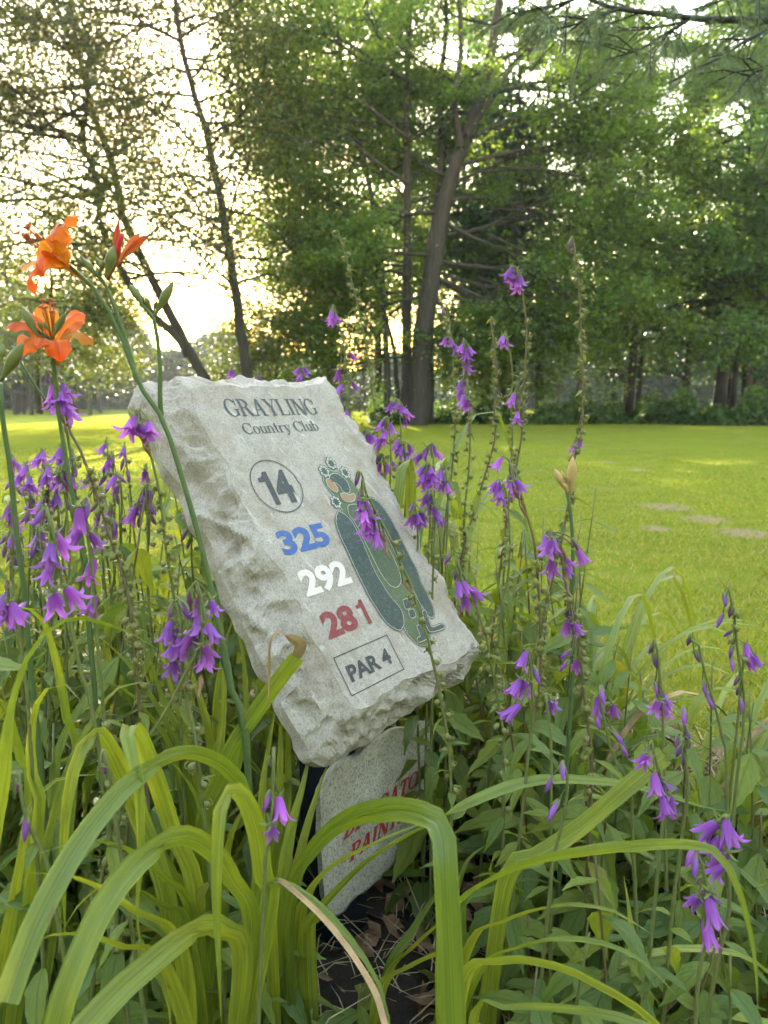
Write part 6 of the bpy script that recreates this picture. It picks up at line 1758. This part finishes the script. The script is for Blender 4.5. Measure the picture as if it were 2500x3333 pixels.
def scatter(n, xr, yr, hr, big, mind):
    pts = []
    t = 0
    while len(pts) < n and t < 4000:
        t += 1
        x, y = rr.uniform(*xr), rr.uniform(*yr)
        h = rr.uniform(*hr)
        if not in_poly(x, y, BED): continue
        if abs(x) > .58 * y + .12: continue
        if any((x - a) ** 2 + (y - b_) ** 2 < mind * mind for a, b_ in pts): continue
        if (x - POST.x) ** 2 + (y - POST.y) ** 2 < .012: continue
        if not clear_of_sign(x, y, h + .03): 
            h *= .55
            if not clear_of_sign(x, y, h + .03):
                h *= .55
                if h < .1 or not clear_of_sign(x, y, h + .03): continue
        pts.append((x, y)); shoot(x, y, h, big)
scatter(54, (-1.15, -.12), (1.0, 1.9), (.66, .92), .115, .085)
scatter(16, (-.7, -.3), (.85, 1.15), (.50, .66), .105, .09)
scatter(16, (-1.6, .2), (1.8, 2.6), (.4, .65), .115, .2)
scatter(26, (0.06, .44), (1.42, 1.95), (.60, .82), .112, .085)
scatter(10, (.44, .85), (1.35, 1.8), (.24, .40), .10, .10)
scatter(22, (0.12, .60), (1.05, 1.5), (.38, .62), .112, .10)
scatter(30, (-.55, .62), (.62, .98), (.18, .44), .105, .10)
scatter(22, (.10, .62), (.72, 1.25), (.25, .50), .112, .10)
scatter(14, (-.60, -.10), (.66, 1.0), (.28, .48), .108, .11)
label_shoots()
print('shoots', count)

# ---- litter on the soil: dead leaves and straw
g = np.random.default_rng(3)
def litter(n):
    x = g.uniform(-1.2, 1.15, n); y = g.uniform(.45, 2.5, n)
    ok = np.array([in_poly(a, b_, BED) for a, b_ in zip(x, y)])
    x, y = x[ok], y[ok]
    return np.stack([x, y, g.uniform(.03, .085, len(x))], 1)
c = litter(2600)
tag(link('leaf_litter', big_mesh('leaf_litter', leaf_quads(c, .055, g, .7), 4, M_DEAD)), 'brown dead leaves lying on the soil of the bed', 'leaf litter', kind='stuff')
c = litter(5200)
n = len(c); a = g.random(n) * TAU; L = g.uniform(.04, .16, n); w = .0011
d = np.stack([np.cos(a), np.sin(a), g.normal(0, .35, n)], 1); s = np.stack([-np.sin(a), np.cos(a), np.zeros(n)], 1)
mid_ = c + d * L[:, None] * .5 + np.array([0, 0, 1.0]) * (L * g.uniform(.05, .3, n))[:, None]
e = c + d * L[:, None]; e[:, 2] = np.clip(e[:, 2], .02, .16)
SV = np.concatenate([np.stack([c - s * w, c + s * w, mid_ + s * w, mid_ - s * w], 1), np.stack([mid_ - s * w, mid_ + s * w, e + s * w * .4, e - s * w * .4], 1)]).reshape(-1, 3)
tag(link('dry_straw', big_mesh('dry_straw', SV, 4, M_STRAW)), 'dry straw and old stalks tangled on the soil of the bed', 'straw', kind='stuff')
# ================================================================== the air: thin evening haze
m, nt, out = mat_new('haze_air')
pv = nd(nt, 'ShaderNodeVolumePrincipled')
pv.inputs['Color'].default_value = (0.86, 0.90, 1.0, 1)
pv.inputs['Density'].default_value = 0.0006
pv.inputs['Anisotropy'].default_value = 0.25
lk(nt, pv.outputs[0], out.inputs['Volume'])
hz = [(-70, -4, -1.5), (70, -4, -1.5), (70, 95, -1.5), (-70, 95, -1.5), (-70, -4, 20.5), (70, -4, 20.5), (70, 95, 20.5), (-70, 95, 20.5)]
hf = [(0, 3, 2, 1), (4, 5, 6, 7), (0, 1, 5, 4), (1, 2, 6, 5), (2, 3, 7, 6), (3, 0, 4, 7)]
hb = link('haze', new_mesh('haze', hz, hf, m, smooth=False))
tag(hb, 'thin pale evening haze over the lawn and wood', 'haze', kind='stuff')
hb.display_type = 'WIRE'
